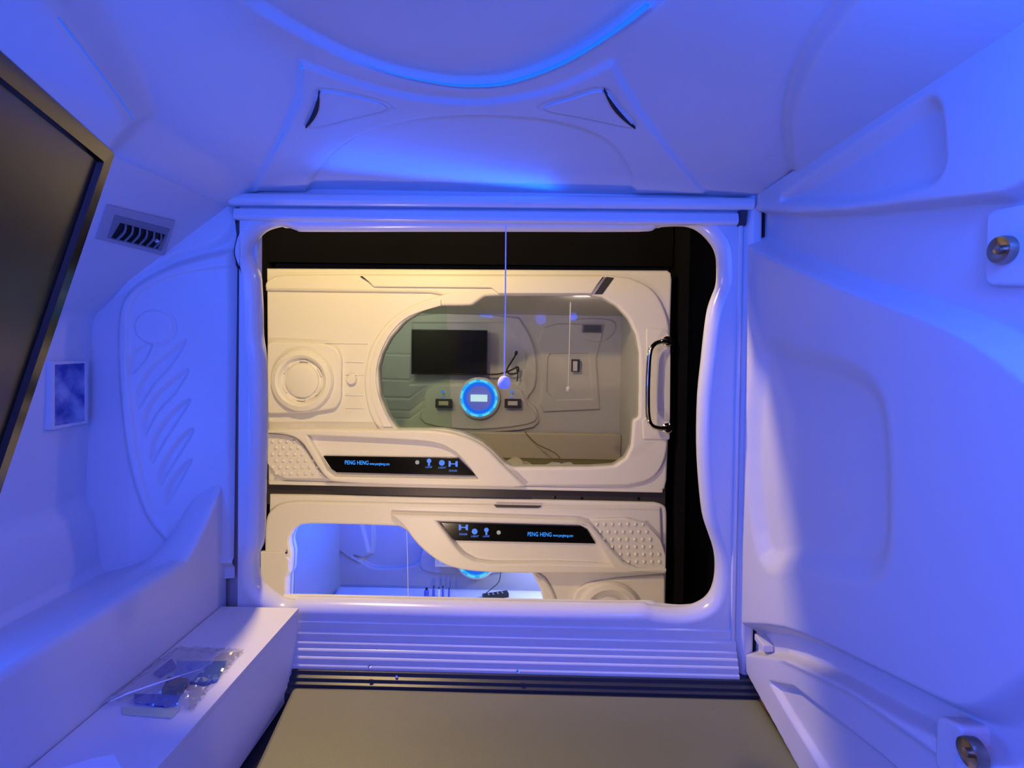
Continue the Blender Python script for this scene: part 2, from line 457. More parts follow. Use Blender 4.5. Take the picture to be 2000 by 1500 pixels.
def frame_loft(name, hole, rect, yf, yb, rad_, m):
    """rounded rim lofted round the opening, closed off to a rectangle"""
    H = [Vector(p) for p in hole]
    L = [0.0]
    for i in range(len(H)): L.append(L[-1] + (H[(i + 1) % len(H)] - H[i]).length)
    N = 520; P = []
    for k in range(N):
        t = L[-1] * k / N; i = max(j for j in range(len(H)) if L[j] <= t)
        P.append(H[i].lerp(H[(i + 1) % len(H)], (t - L[i]) / max(1e-9, L[i + 1] - L[i])))
    nr = []
    area = sum(P[i].x * P[(i + 1) % N].y - P[(i + 1) % N].x * P[i].y for i in range(N))
    for i in range(N):
        t = (P[(i + 3) % N] - P[i - 3]).normalized()
        n = Vector((t.y, -t.x)) * (1 if area > 0 else -1); nr.append(n)
    x0, x1, z0, z1 = rect; c = Vector(((x0 + x1) / 2, (z0 + z1) / 2))
    out = []
    for p in P:
        d = p - c; k = min((abs((x1 if d.x > 0 else x0) - c.x) / max(1e-9, abs(d.x))), (abs((z1 if d.y > 0 else z0) - c.y) / max(1e-9, abs(d.y))))
        out.append(c + d * k)
    for cr in ((x0, z0), (x1, z0), (x1, z1), (x0, z1)):
        j = min(range(N), key=lambda q: (out[q] - Vector(cr)).length); out[j] = Vector(cr)
    rows = [[(o.x, yb, o.y) for o in out], [(p.x + n.x * rad_, yb, p.y + n.y * rad_) for p, n in zip(P, nr)]]
    for q in range(0, 7):
        th = math.pi / 2 * q / 6 * 2 - math.pi / 2
        o_ = rad_ * (1 - math.cos(th)); y_ = (yf + yb) / 2 - math.sin(th) * (yb - yf) / 2
        rows.append([(p.x + n.x * o_, y_, p.y + n.y * o_) for p, n in zip(P, nr)])
    rows += [[(p.x + n.x * (rad_ + 0.002), yf, p.y + n.y * (rad_ + 0.002)) for p, n in zip(P, nr)], [(o.x, yf, o.y) for o in out], [(o.x, yb, o.y) for o in out]]
    vs = [v for r in rows for v in r]; fs = []
    for r in range(len(rows) - 1):
        for i in range(N):
            j = (i + 1) % N; fs.append((r * N + i, r * N + j, (r + 1) * N + j, (r + 1) * N + i) if area < 0 else (r * N + j, r * N + i, (r + 1) * N + i, (r + 1) * N + j))
    return mesh(name, vs, fs, m, None, 50)
wf = frame_loft('wall_front', op, (fx0, fx1, -0.80, 0.345), YF - 0.005, YF + 0.057, 0.022, M['gloss'])
tag(wf, kind='structure')
# outer shell round the frame
wo = plate('wall_front_outer', [(-1.10, -0.95), (0.62, -0.95), (0.62, 0.50), (-1.10, 0.50)], [[(x * 1.0 + (0.03 if x > -0.1 else -0.055), z + (0.02 if z > -0.2 else -0.02)) for x, z in op]], YF + 0.055, 0.03, 0.002, M['gloss'])
tag(wo, kind='structure')
# left post set back
o = boxm('trim_1', (XL - 0.02, YF + 0.032, -0.8), (fx0 + 0.02, YF + 0.054, 0.345), M['white']); tag(o, kind='structure')
# right post with flute
def prism_z(name, prof, z0, z1, m, parent=None):
    n = len(prof); vs = [(x, y, z0) for x, y in prof] + [(x, y, z1) for x, y in prof]
    fs = [tuple(range(n - 1, -1, -1)), tuple(range(n, 2 * n))] + [(i, (i + 1) % n, n + (i + 1) % n, n + i) for i in range(n)]
    return mesh(name, vs, fs, m, parent, 25)
def prism_x(name, prof, x0, x1, m, parent=None, sm=25):
    n = len(prof); vs = [(x0, y, z) for y, z in prof] + [(x1, y, z) for y, z in prof]
    fs = [tuple(range(n)), tuple(range(2 * n - 1, n - 1, -1))] + [(i, n + i, n + (i + 1) % n, (i + 1) % n) for i in range(n)]
    return mesh(name, vs, fs, m, parent, sm)
prof = rnd([(fx1 - 0.004, YF + 0.03), (fx1 - 0.004, YF - 0.004), (fx1 + 0.006, YF - 0.014), (fx1 + 0.012, YF - 0.022), (XR - 0.010, YF - 0.022), (XR - 0.004, YF - 0.008), (XR - 0.004, YF + 0.03)], 0.006, 3)
o = prism_z('trim_2', prof, -0.742, 0.326, M['gloss']); tag(o, kind='structure')
o = prism_z('door_seal_bead', rnd([(fx1 - 0.016, YF + 0.01), (fx1 - 0.012, YF - 0.012), (fx1 - 0.004, YF - 0.012), (fx1 - 0.001, YF + 0.01)], 0.003, 3), -0.735, 0.27, M['gloss'], o)
# stepped sill tracks under the opening
zz = lambda py: PY(1000, py, YF).z
steps = [(1216, 0.004), (1236, 0.010), (1252, 0.016), (1263, 0.022), (1275, 0.028), (1287, 0.033)]
for i, (py, dy) in enumerate(steps):
    z1 = zz(py); z0 = zz(1302)
    y = YF - 0.005 - dy
    prof = rnd([(YF + 0.02, z0), (y, z0), (y, z1 - 0.004), (y + 0.004, z1), (YF + 0.02, z1)], 0.0025, 3)
    o = prism_x('trim_%d' % (3 + i), prof, XL + 0.002, fx1 - 0.002, M['gloss']); tag(o, kind='structure')
# dark seal between sill and mattress
o = prism_x('trim_9', rnd([(YF + 0.02, -0.80), (1.085, -0.80), (1.085, -0.768), (1.098, -0.764), (1.098, -0.757), (1.106, -0.755), (1.106, -0.748), (1.116, -0.746), (1.116, -0.738), (YF + 0.02, -0.738)], 0.0015, 2), XL, XR, M['seal']); tag(o, kind='structure')
for p in ((722, 1303, 0.004), (1012, 1312, 0.004), (775, 1322, 0.003)):
    c = PY(p[0], p[1], 1.112)
    lathe('bolt', [(p[2], 0), (p[2], 0.003), (0.0001, 0.004)], c, (0, -1, 0.6), M['chrome'], o, 12)

# ---- roller blind housing
hz0, hz1 = zz(411), zz(386)
blind = thing('roller_blind', 'white roller blind housing above the opening with a long hanging pull cord', 'blind', (-0.1, YF - 0.02, 0.30))
hxl, hxr = PY(462, 400, YF).x, PY(1462, 400, YF).x
prism_x('housing', rnd([(YF + 0.0, hz0), (YF - 0.026, hz0), (YF - 0.036, hz0 + 0.010), (YF - 0.030, hz1 - 0.004), (YF - 0.018, hz1), (YF + 0.0, hz1)], 0.006, 4), hxl, hxr, M['gloss'], blind)
b0, b1 = zz(437), zz(412)
prism_x('bottom_rail', rnd([(YF + 0.0, b0), (YF - 0.016, b0), (YF - 0.022, b0 + 0.006), (YF - 0.018, b1 - 0.004), (YF + 0.0, b1 - 0.001)], 0.004, 4), PY(466, 425, YF).x, PY(1436, 425, YF).x, M['gloss'], blind)
prism_x('end_cap', rnd([(YF, zz(440)), (YF - 0.016, zz(438)), (YF - 0.024, zz(412)), (YF, zz(412))], 0.003, 3), PY(1438, 425, YF).x, PY(1452, 425, YF).x, M['darkgrey'], blind)
c0 = PY(988, 440, 1.135); c1 = PY(985, 736, 1.135)
tube('pull_cord', [c0, c0.lerp(c1, 0.5) + Vector((0.0006, 0, 0)), c1], 0.0016, M['cord'], blind, 6)
cb = PY(985, 748, 1.135)
lathe('cord_ball', [(0.0025, 0.016), (0.009, 0.0135), (0.0135, 0.007), (0.0152, 0.0), (0.0142, -0.007), (0.010, -0.0125), (0.0001, -0.0135)], cb, (0, 0, 1), M['cord'], blind, 24)

# ---- right wall relief
def on_right(px, py): p = PX(px, py, XR); return (p.y, p.z)
ysr = np.linspace(-1.02, 1.155, 640); zsr = np.linspace(-0.80, 0.3275, 420)
YY, ZZ = np.meshgrid(ysr, zsr, indexing='ij')
D = np.zeros_like(YY)
def lim(pts): return [on_right(*p) for p in pts]
big = lim(catmull([(1480, 462), (1530, 492), (1620, 527), (1700, 558), (1800, 590), (1900, 625), (2000, 675), (2120, 760)], 3, False)) + [(0.10, -0.1), (0.10, -0.55)] + lim(catmull([(2100, 1330), (2010, 1385), (1950, 1398), (1880, 1372), (1780, 1325), (1680, 1278), (1570, 1235), (1478, 1226)], 3, False))
D += raise_poly(YY, ZZ, big, 0.036, 0.020)
rec = catmull(lim([(1520, 690), (1600, 700), (1680, 722), (1745, 762), (1768, 830), (1775, 950), (1772, 1060), (1745, 1110), (1680, 1110), (1590, 1090), (1520, 1080), (1495, 880)]), 4)
D -= raise_poly(YY, ZZ, rec, 0.020, 0.050)
wedge = lim([(1482, 388), (1990, 62), (2300, -120), (2300, 250), (2000, 385), (1820, 402), (1700, 415), (1590, 420), (1485, 412)])
D += raise_poly(YY, ZZ, wedge, 0.026, 0.012)
trir = rnd(lim([(1545, 392), (1870, 185), (1885, 345), (1780, 375), (1680, 392)]), 0.03)
D -= raise_poly(YY, ZZ, trir, 0.018, 0.022)
low = lim([(1476, 1275), (1560, 1285), (1660, 1325), (1800, 1400), (2000, 1500), (2000, 1700), (1700, 1700), (1476, 1310)])
D += raise_poly(YY, ZZ, low, 0.026, 0.010)
lrec = lim([(1530, 1335), (1580, 1345), (1760, 1480), (1900, 1600), (1700, 1600), (1560, 1385)])
D -= raise_poly(YY, ZZ, lrec, 0.012, 0.008)
D += groove(YY, ZZ, lim([(1545, 1280), (1700, 1350), (1880, 1470), (2000, 1560)]), 0.004, 0.006)
wr = gridmesh('wall_right', XR - D, YY, ZZ, M['white'])
tag(wr, kind='structure')
o = boxm('trim_10', (XR - 0.010, -1.0, -0.80), (XR + 0.006, 1.10, -0.742), M['brown']); tag(o, kind='structure')
# mounting brackets with discs
def knob(px, py, brk, label, ph):
    c = PX(px, py, XR - ph)
    t = thing('round_knob', label, 'knob', (XR, c.y, c.z), 'round metal knobs on the right wall')
    b = [on_right(*p) for p in brk]
    plate('mounting_pad', rnd(b, 0.012), [], XR - ph, ph + 0.01, 0.004, M['white'], t, axis='X')
    lathe('knob_disc', [(0.0145, -0.004), (0.0150, 0.005), (0.0138, 0.0090), (0.0115, 0.008), (0.006, 0.007), (0.0001, 0.007)], (XR - ph, c.y, c.z), (-1, 0, 0), M['brass'], t, 28)
    lathe('knob_centre', [(0.0045, 0.006), (0.0045, 0.0105), (0.0001, 0.0115)], (XR - ph, c.y, c.z), (-1, 0, 0), M['brass'], t, 14)
    return t
knob(1966, 488, [(1942, 412), (2040, 395), (2040, 560), (1938, 558)], 'brass round knob high on the right wall below the blue lit wedge', 0.010)
knob(1904, 1470, [(1878, 1395), (1935, 1420), (1925, 1530), (1875, 1500)], 'brass round knob low on the right wall near the mattress end', 0.030)
# small latch block low right and dark hinge gaps
a, b = PX(1493, 1237, XR), PX(1512, 1275, XR)
boxm('latch_block', (XR - 0.022, min(a.y, b.y), b.z), (XR, max(a.y, b.y) + 0.0, a.z), M['white'], wr, 0.003)
for y0_, y1_ in ((414, 464), (1230, 1272)):
    z1_, z0_ = PY(1489, y0_, 1.15).z, PY(1489, y1_, 1.15).z
    boxm('hinge_gap', (XR - 0.005, 1.143, z0_), (XR - 0.001, 1.150, z1_), M['dark'], wr)

# ---- left wall: soffit + niche + shelf, swept along Y
ysl = np.linspace(-1.02, 1.172, 430)
prof = [(-0.712, -0.79), (-0.712, -0.60), (-0.712, -0.475), (-0.714, -0.466), (-0.722, -0.461), (-0.74, -0.463), (-0.93, -0.525), (-0.955, -0.53), (-0.968, -0.515), (-0.978, -0.42), (-0.984, -0.392), (-0.998, -0.378), (-1.002, -0.36), (-0.992, -0.15), (-0.988, 0.02), (-0.978, 0.046), (-0.96, 0.062), (-0.715, 0.286), (-0.703, 0.298)]
pl = []
for (a, b) in zip(prof[:-1], prof[1:]):
    n = max(2, int(math.dist(a, b) / 0.006))
    for k in range(n): pl.append((a[0] + (b[0] - a[0]) * k / n, a[1] + (b[1] - a[1]) * k / n))
pl.append(prof[-1]); pl = np.array(pl)
Yl, K = np.meshgrid(ysl, np.arange(len(pl)), indexing='ij')
Xl = pl[K, 0].copy(); Zl = pl[K, 1].copy()
rise = 0.105 * np.clip((Yl - 1.03) / 0.11, 0, 1.2) ** 1.4 * sstep((Zl + 0.60) / 0.13) * sstep((-0.40 - Zl) / 0.05 + 0.0) * sstep((Xl + 0.86) / 0.10)
Zl += rise
# soft panel line in the niche
wl = gridmesh('wall_left', Xl, Yl, Zl, M['white'])
tag(wl, kind='structure')
# end panel of the left wall (faces the camera)
nx, nz = 330, 420
us = np.linspace(0, 1, nx); zs = np.linspace(-0.56, 0.31, nz)
A_, B_, C_ = (XL + 0.012, 1.170), (-0.90, 1.122), (-1.03, 1.126)
U, ZE = np.meshgrid(us, zs, indexing='ij')
k = 0.62
tX = np.where(U < k, A_[0] + (B_[0] - A_[0]) * U / k, B_[0] + (C_[0] - B_[0]) * (U - k) / (1 - k))
tY = np.where(U < k, A_[1] + (B_[1] - A_[1]) * sstep(U / k * 0.5) * 2 * 1.0, B_[1] + (C_[1] - B_[1]) * (U - k) / (1 - k))
tY = np.minimum(tY, 1.17); tY = np.where(U < k, np.interp(U, [0, k], [A_[1], B_[1]]), tY)
def endp(px, py):
    p = PY(px, py, 1.14)
    for _ in range(4):
        yy = np.interp(-p.x, [-A_[0], -B_[0], -C_[0]], [A_[1], B_[1], C_[1]])
        p = PY(px, py, float(yy))
    return (p.x, p.z)
def ep(pts): return [endp(*p) for p in pts]
De = np.zeros_like(tX)
pan = ep(catmull([(455, 492), (400, 503), (340, 522), (285, 550), (250, 585), (238, 640), (241, 760), (258, 900), (292, 1005), (345, 1068)], 4, False) + [(400, 1100), (460, 1100)])
De += raise_poly(tX, ZE, pan, 0.016, 0.022)
pan2 = ep(catmull([(470, 520), (390, 530), (320, 550), (275, 580), (258, 640), (262, 760), (280, 900), (310, 1000), (355, 1055)], 4, False) + [(400, 1090), (470, 1090)])
De -= raise_poly(tX, ZE, pan2, 0.006, 0.007)
cc = endp(308, 639); rr_ = 0.037
rad = np.hypot(tX - cc[0], ZE - cc[1])
De += 0.003 * sstep(0.5 - (rad - rr_) / 0.006) - 0.002 * np.exp(-((rad - rr_ - 0.003) / 0.003) ** 2)
leaves = [[(263, 728), (262, 700), (275, 682), (300, 672), (290, 700)], [(276, 795), (276, 760), (300, 720), (335, 690), (368, 665), (340, 712), (305, 750)],
          [(288, 848), (288, 812), (312, 770), (345, 740), (372, 722), (348, 765), (312, 805)], [(303, 900), (304, 865), (325, 825), (352, 795), (376, 780), (352, 820), (325, 862)],
          [(318, 945), (320, 915), (340, 878), (362, 850), (382, 838), (362, 875), (340, 908)], [(330, 985), (333, 955), (350, 925), (368, 905), (378, 898), (362, 930), (345, 960)]]
for lf in leaves:
    De -= raise_poly(tX, ZE, ep(catmull(lf, 4)), 0.007, 0.010)
# upper cheek bulge round the vent
ch = ep(catmull([(455, 400), (440, 470), (350, 500), (300, 530), (210, 580), (150, 590), (150, 380), (300, 340)], 3))
De += raise_poly(tX, ZE, ch, 0.010, 0.02)
eo = gridmesh('end_panel', tX, tY - De, ZE, M['white'], wl, flip=True)
# bright facet where the shelf climbs to the post
f = [PY(352, 1062, 1.12), PY(440, 975, 1.165), PY(440, 1010, 1.165), PY(352, 1135, 1.01), PX(300, 1155, -0.74)]
# ---- air vent on the soffit
def on_soffit(px, py):
    # plane through the soffit, parallel to Y
    p1 = Vector((-0.703, 0, 0.298)); dv = Vector((-0.257, 0, -0.236)); n = Vector((dv.z, 0, -dv.x)); d = ray(px, py)
    return d * (p1.dot(n) / d.dot(n))
n_s = Vector((0.236, 0, -0.257)).normalized()
vent = thing('air_vent', 'small slatted air vent in the slanted panel beside the television', 'vent', on_soffit(262, 447))
def quad_prism(name, pts, d0, d1, m, parent, hole=None):
    P = [on_soffit(*p) for p in pts]; n = len(P)
    if hole is None:
        vs = [p + n_s * d0 for p in P] + [p + n_s * d1 for p in P]
        fs = [tuple(range(n)), tuple(range(2 * n - 1, n - 1, -1))] + [(i, n + i, n + (i + 1) % n, (i + 1) % n) for i in range(n)]
    else:
        H = [on_soffit(*p) for p in hole]
        vs = [p + n_s * d0 for p in P] + [p + n_s * d1 for p in P] + [p + n_s * d0 for p in H] + [p + n_s * d1 for p in H]
        fs = []
        for i in range(n):
            j = (i + 1) % n
            fs += [(i, j, n + j, n + i), (n + i, n + j, 3 * n + j, 3 * n + i), (2 * n + i, 3 * n + i, 3 * n + j, 2 * n + j), (i, 2 * n + i, 2 * n + j, j)]
    return mesh(name, vs, fs, m, parent)
quad_prism('vent_frame', [(206, 398), (340, 430), (320, 498), (184, 464)], 0.0, 0.003, M['frameshade'], vent, [(222, 417), (330, 445), (313, 488), (207, 462)])  # frame colour carries the recess shade
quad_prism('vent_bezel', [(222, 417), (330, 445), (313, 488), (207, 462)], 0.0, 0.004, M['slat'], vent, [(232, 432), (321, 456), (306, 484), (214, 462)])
quad_prism('vent_back', [(222, 417), (330, 445), (313, 488), (207, 462)], 0.0005, 0.0012, M['dark'], vent)
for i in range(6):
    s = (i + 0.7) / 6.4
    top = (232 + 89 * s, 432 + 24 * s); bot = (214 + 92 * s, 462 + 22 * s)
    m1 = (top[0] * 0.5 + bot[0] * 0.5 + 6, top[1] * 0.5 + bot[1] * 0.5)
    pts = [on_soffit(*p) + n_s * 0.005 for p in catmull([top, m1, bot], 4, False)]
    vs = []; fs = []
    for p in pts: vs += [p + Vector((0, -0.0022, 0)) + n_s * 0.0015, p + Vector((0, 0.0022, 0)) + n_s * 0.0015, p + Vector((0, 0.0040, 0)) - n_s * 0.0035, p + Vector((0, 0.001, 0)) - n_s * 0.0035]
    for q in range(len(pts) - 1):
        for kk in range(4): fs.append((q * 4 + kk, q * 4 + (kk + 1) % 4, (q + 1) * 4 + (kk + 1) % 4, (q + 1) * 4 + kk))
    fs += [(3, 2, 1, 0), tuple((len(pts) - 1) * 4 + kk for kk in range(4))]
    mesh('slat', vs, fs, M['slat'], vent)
c = on_soffit(304, 468)
lathe('vent_thumb_tab', [(0.004, 0), (0.004, 0.006), (0.0001, 0.0075)], c, n_s, M['white'], vent, 12)

# ---- picture panel in the niche
XN = -0.985
a = PX(105, 710, XN); b = PX(163, 818, XN)
pic = thing('picture_panel', 'small blue framed picture panel on the left niche wall behind the television edge', 'picture', (XN, (a.y + b.y) / 2, (a.z + b.z) / 2))
y0_, y1_, z1_, z0_ = a.y, b.y, a.z, b.z
def framebox(name, parent, X0, X1, y0, y1, z0, z1, wd, m):
    vs = []; 
    for x in (X0, X1):
        vs += [(x, y0, z0), (x, y1, z0), (x, y1, z1), (x, y0, z1), (x, y0 + wd, z0 + wd), (x, y1 - wd, z0 + wd), (x, y1 - wd, z1 - wd), (x, y0 + wd, z1 - wd)]
    fs = []
    for i in range(4):
        j = (i + 1) % 4
        fs += [(8 + i, 8 + j, 12 + j, 12 + i), (i, 4 + i, 4 + j, j), (i, j, 8 + j, 8 + i), (4 + i, 12 + i, 12 + j, 4 + j)]
    return mesh(name, vs, fs, m, parent)
framebox('picture_frame', pic, XN - 0.01, XN + 0.006, y0_ - 0.010, y1_ + 0.004, z0_ - 0.010, z1_ + 0.004, 0.006, M['white'])
boxm('print', (XN - 0.01, y0_ - 0.005, z0_ - 0.005), (XN + 0.004, y1_ - 0.001, z1_ - 0.001), M['poster'], pic)

# ---- television (top and outer edge in view)
h = Vector((-0.39, 0.92, 0)).normalized()
P_top = PY(212, 292, 0.60); P_bot = PY(14, 992, 0.60)
vdn = (P_bot - P_top); v = vdn.normalized(); Hh = vdn.length
v = (v - h * v.dot(h)).normalized()
nrm = v.cross(h).normalized()
if nrm.dot(-P_top) < 0: nrm = -nrm
Wd = 0.56
tv = thing('television', 'large flat black television tilted out from the left wall', 'television', P_bot - h * 0.28)
def tvpt(a, b, c): return P_top - h * a + v * b + nrm * c      # a from far edge, b down, c out
def tvbox(name, a0, a1, b0, b1, c0, c1, m, r=0.0, parent=tv):
    ol = rnd([(a0, b0), (a1, b0), (a1, b1), (a0, b1)], r, 5) if r else [(a0, b0), (a1, b0), (a1, b1), (a0, b1)]
    n = len(ol); ins = 0.0015
    ca, cb_ = (a0 + a1) / 2, (b0 + b1) / 2
    vs = [tvpt(a, b, c0) for a, b in ol] + [tvpt(a, b, c1 - ins) for a, b in ol] + [tvpt(a + (ins if a < ca else -ins), b + (ins if b < cb_ else -ins), c1) for a, b in ol]
    fs = [tuple(range(n - 1, -1, -1)), tuple(2 * n + i for i in range(n))]
    for i in range(n):
        j = (i + 1) % n; fs += [(i, j, n + j, n + i), (n + i, n + j, 2 * n + j, 2 * n + i)]
    o = mesh(name, vs, fs, m, parent, 30); return o
def tvframe():
    ol = rnd([(0, 0), (Wd, 0), (Wd, Hh), (0, Hh)], [0.004, 0.004, 0.02, 0.02], 5)
    bw = 0.022
    il = rnd([(bw, bw), (Wd - bw, bw), (Wd - bw, Hh - bw), (bw, Hh - bw)], 0.002, 5)
    n = len(ol)
    rows = [(ol, -0.012), (ol, 0.004), ([(a + (0.003 if a < Wd / 2 else -0.003), b + (0.003 if b < Hh / 2 else -0.003)) for a, b in ol], 0.008), ([(a + (-0.003 if a < Wd / 2 else 0.003), b + (-0.003 if b < Hh / 2 else 0.003)) for a, b in il], 0.007), (il, 0.0)]
    vs = []; fs = []
    for r_, c_ in rows: vs += [tvpt(a, b, c_) for a, b in r_]
    for q in range(len(rows) - 1):
        for i in range(n):
            j = (i + 1) % n; fs.append((q * n + i, q * n + j, (q + 1) * n + j, (q + 1) * n + i))
    return mesh('bezel', vs, fs, M['glossblack'], tv, 30)
tvframe()
tvbox('screen', 0.018, Wd - 0.018, 0.018, Hh - 0.018, -0.006, 0.0015, M['screen'])
tvbox('back_housing', 0.004, Wd - 0.004, 0.004, Hh - 0.004, -0.030, -0.008, M['glossblack'], 0.02)
c = (tvpt(0.28, Hh * 0.6, -0.03))
tube('wall_arm', [c, c + Vector((-0.22, -0.06, 0.0)), Vector((-0.962, c.y + 0.02, c.z))], 0.016, M['black'], tv, 10)
boxm('wall_plate', (-0.978, c.y - 0.03, c.z - 0.04), (-0.955, c.y + 0.07, c.z + 0.03), M['black'], tv)

# ---- storage ledge (long white box)
BZ = PY(583, 1186, 1.15).z
bx1 = PY(583, 1190, 1.148).x
led = thing('storage_ledge', 'long white box-shaped ledge running along the left wall beside the mattress', 'ledge', (-0.625, 0.3, -0.79))
boxm('body', (-0.708, -0.95, -0.79), (bx1, 1.146, BZ - 0.012), M['box'], led)
boxm('top_board', (-0.7085, -0.95, BZ - 0.0115), (bx1 + 0.001, 1.147, BZ), M['box'], led, 0.0012)

# ---- mattress
MZ = -0.752
fl = [PZ(583, 1326, MZ), PZ(1488, 1346, MZ), PZ(1592, 1500, MZ), PZ(1592, 1500, MZ), PZ(498, 1500, MZ)]
m0 = (fl[0].x, fl[0].y); m1 = (fl[1].x, fl[1].y)
mt = [(m0[0], 1.083), (0.487, 1.083), (0.487, -0.98), (fl[4].x + 0.03, -0.98), (fl[4].x, fl[4].y)]
mo = plate('mattress', rnd(mt, 0.012), [], MZ, 0.045, 0.008, M['mattress'], None, axis='Z')
tag(mo, 'brown-grey leatherette sleeping mat covering the pod floor', 'mattress')
fb = boxm('floor', (-1.04, -1.02, -0.86), (XR + 0.02, 1.20, -0.798), M['dark']); tag(fb, kind='structure')
wb = boxm('wall_back', (-1.04, -1.04, -0.86), (XR + 0.02, -1.02, 0.42), M['white']); tag(wb, kind='structure')
# shell outside the left and right walls and over the ceiling
o = boxm('wall_left_shell', (-1.10, -1.04, -0.86), (-1.06, 1.21, 0.44), M['dark']); tag(o, kind='structure')
o = boxm('wall_right_shell', (XR + 0.03, -1.04, -0.86), (XR + 0.07, 1.21, 0.44), M['dark']); tag(o, kind='structure')
o = boxm('ceiling_shell', (-1.10, -1.04, 0.45), (XR + 0.07, 1.21, 0.48), M['dark']); tag(o, kind='structure')

# ---- things lying on the ledge
def lp(px, py, dz=0.0):
    p = PZ(px, py, BZ + dz); return p
def flat(name, pxs, dz, th, m, parent, dom=0.0):
    P = [lp(a, b, dz) for a, b in pxs]; n = len(P)
    vs = P + [p + Vector((0, 0, th)) for p in P]
    fs = [tuple(range(n)), tuple(range(2 * n - 1, n - 1, -1))] + [(i, (i + 1) % n, n + (i + 1) % n, n + i) for i in range(n)]
    return mesh(name, vs, fs, m, parent)
bag = thing('plastic_bag', 'crumpled clear plastic bag of cards and leaflets lying on the white ledge', 'bag', lp(330, 1330))
flat('navy_leaflet', [(335, 1290), (345, 1305), (312, 1325), (300, 1318)], 0.001, 0.004, M['navy'], bag)
flat('blue_card', [(345, 1296), (442, 1296), (425, 1330), (402, 1338), (340, 1330)], 0.001, 0.005, M['bluecard'], bag)
flat('blue_leaflet', [(262, 1358), (352, 1360), (345, 1378), (320, 1382), (262, 1374)], 0.001, 0.003, M['navy'], bag)
flat('cream_card', [(238, 1382), (352, 1386), (335, 1404), (240, 1396)], 0.0005, 0.002, M['cream'], bag)
flat('black_pouch', [(328, 1332), (368, 1336), (358, 1352), (345, 1360), (316, 1358)], 0.002, 0.010, M['black'], bag)
# crumpled film sheet
gx, gy = 46, 34
def lerp2(u, vv):
    q = [(205, 1372), (345, 1268), (478, 1272), (372, 1392)]
    a = (q[0][0] * (1 - u) + q[3][0] * u, q[0][1] * (1 - u) + q[3][1] * u); b = (q[1][0] * (1 - u) + q[2][0] * u, q[1][1] * (1 - u) + q[2][1] * u)
    return lp(a[0] * (1 - vv) + b[0] * vv, a[1] * (1 - vv) + b[1] * vv)
rng = np.random.RandomState(3)
fr = [(rng.uniform(10, 60), rng.uniform(10, 60), rng.uniform(0, 6), rng.uniform(0.3, 1)) for _ in range(9)]
vs = []; fs = []
for i in range(gx + 1):
    for j in range(gy + 1):
        u, vv = i / gx, j / gy
        p = lerp2(u, vv)
        e = min(u, 1 - u, vv, 1 - vv)
        hgt = 0.002 + 0.014 * min(1, e * 5)
        cr = sum(abs(math.sin(a * u + b * vv + c)) * d for a, b, c, d in fr) / 9
        p.z += hgt + 0.007 * cr + random.uniform(0, 0.0014)
        p += Vector((random.uniform(-1, 1), random.uniform(-1, 1), 0)) * (0.004 if e == 0 else 0.001)
        vs.append(p)
for i in range(gx):
    for j in range(gy):
        a = i * (gy + 1) + j; fs.append((a, a + gy + 1, a + gy + 2, a + 1))
mesh('film', vs, fs, M['film'], bag, 20)
tube('fold_glint', [lp(215, 1370, 0.010), lp(250, 1354, 0.018), lp(300, 1337, 0.022), lp(345, 1322, 0.020), lp(395, 1306, 0.014)], 0.0022, M['cord'], bag, 5, radii=[0.0006, 0.0018, 0.0016, 0.0012, 0.0004])  # white tube along the fold, paints its bright streak
tube('twist', [lp(200, 1374, 0.004), lp(228, 1358, 0.010), lp(262, 1350, 0.017)], 0.0022, M['film'], bag, 6)
o = flat('paper_sheet', [(120, 1500), (180, 1482), (222, 1474), (238, 1500), (250, 1530), (60, 1545)], 0.0005, 0.0006, M['paper'], None)
tag(o, 'pale blue-white sheet of paper on the near end of the ledge', 'paper')

# ================================================================== CORRIDOR
def struct(name, lo, hi, m):
    o = boxm(name, lo, hi, m); tag(o, kind='structure'); return o
struct('wall_far_right', (0.75, 2.86, -2.15), (4.0, 2.92, 1.35), M['wallblack'])
struct('wall_far_left', (-4.0, 2.86, -2.15), (-1.50, 2.92, 1.35), M['wallblack'])
struct('wall_far_top', (-1.50, 2.84, 0.42), (0.75, 2.90, 1.35), M['wallblack'])
struct('ceiling_corridor', (-4.0, 1.17, 1.35), (4.0, 2.92, 1.40), M['wallblack'])
struct('floor_corridor', (-4.0, 1.17, -2.20), (4.0, 2.92, -2.15), M['beige'])
struct('wall_corridor_left', (-4.05, 1.17, -2.2), (-4.0, 2.92, 1.4), M['wallblack'])
struct('wall_corridor_right', (4.0, 1.17, -2.2), (4.05, 2.92, 1.4), M['wallblack'])
struct('wall_near_top', (-4.0, 1.17, 0.505), (4.0, 1.22, 1.35), M['wallblack'])
struct('wall_near_bottom', (-4.0, 1.17, -2.15), (4.0, 1.22, -0.955), M['wallblack'])
struct('wall_near_left', (-4.0, 1.17, -0.95), (-1.105, 1.22, 0.50), M['wallblack'])
struct('wall_near_right', (0.625, 1.17, -0.95), (4.0, 1.22, 0.50), M['wallblack'])
struct('trim_11', (0.76, 2.70, -2.15), (0.80, 2.86, 1.35), M['wallblack'])
# wall light over the entrance of our pod
dl = thing('wall_light', 'shaded spotlight on the corridor wall above the pod entrance', 'light', (-0.70, 1.24, 0.86))
boxm('shade', (-0.80, 1.22, 0.865), (-0.60, 1.58, 0.88), M['darkgrey'], dl, 0.004)
boxm('bracket', (-0.73, 1.22, 0.82), (-0.67, 1.26, 0.865), M['darkgrey'], dl)

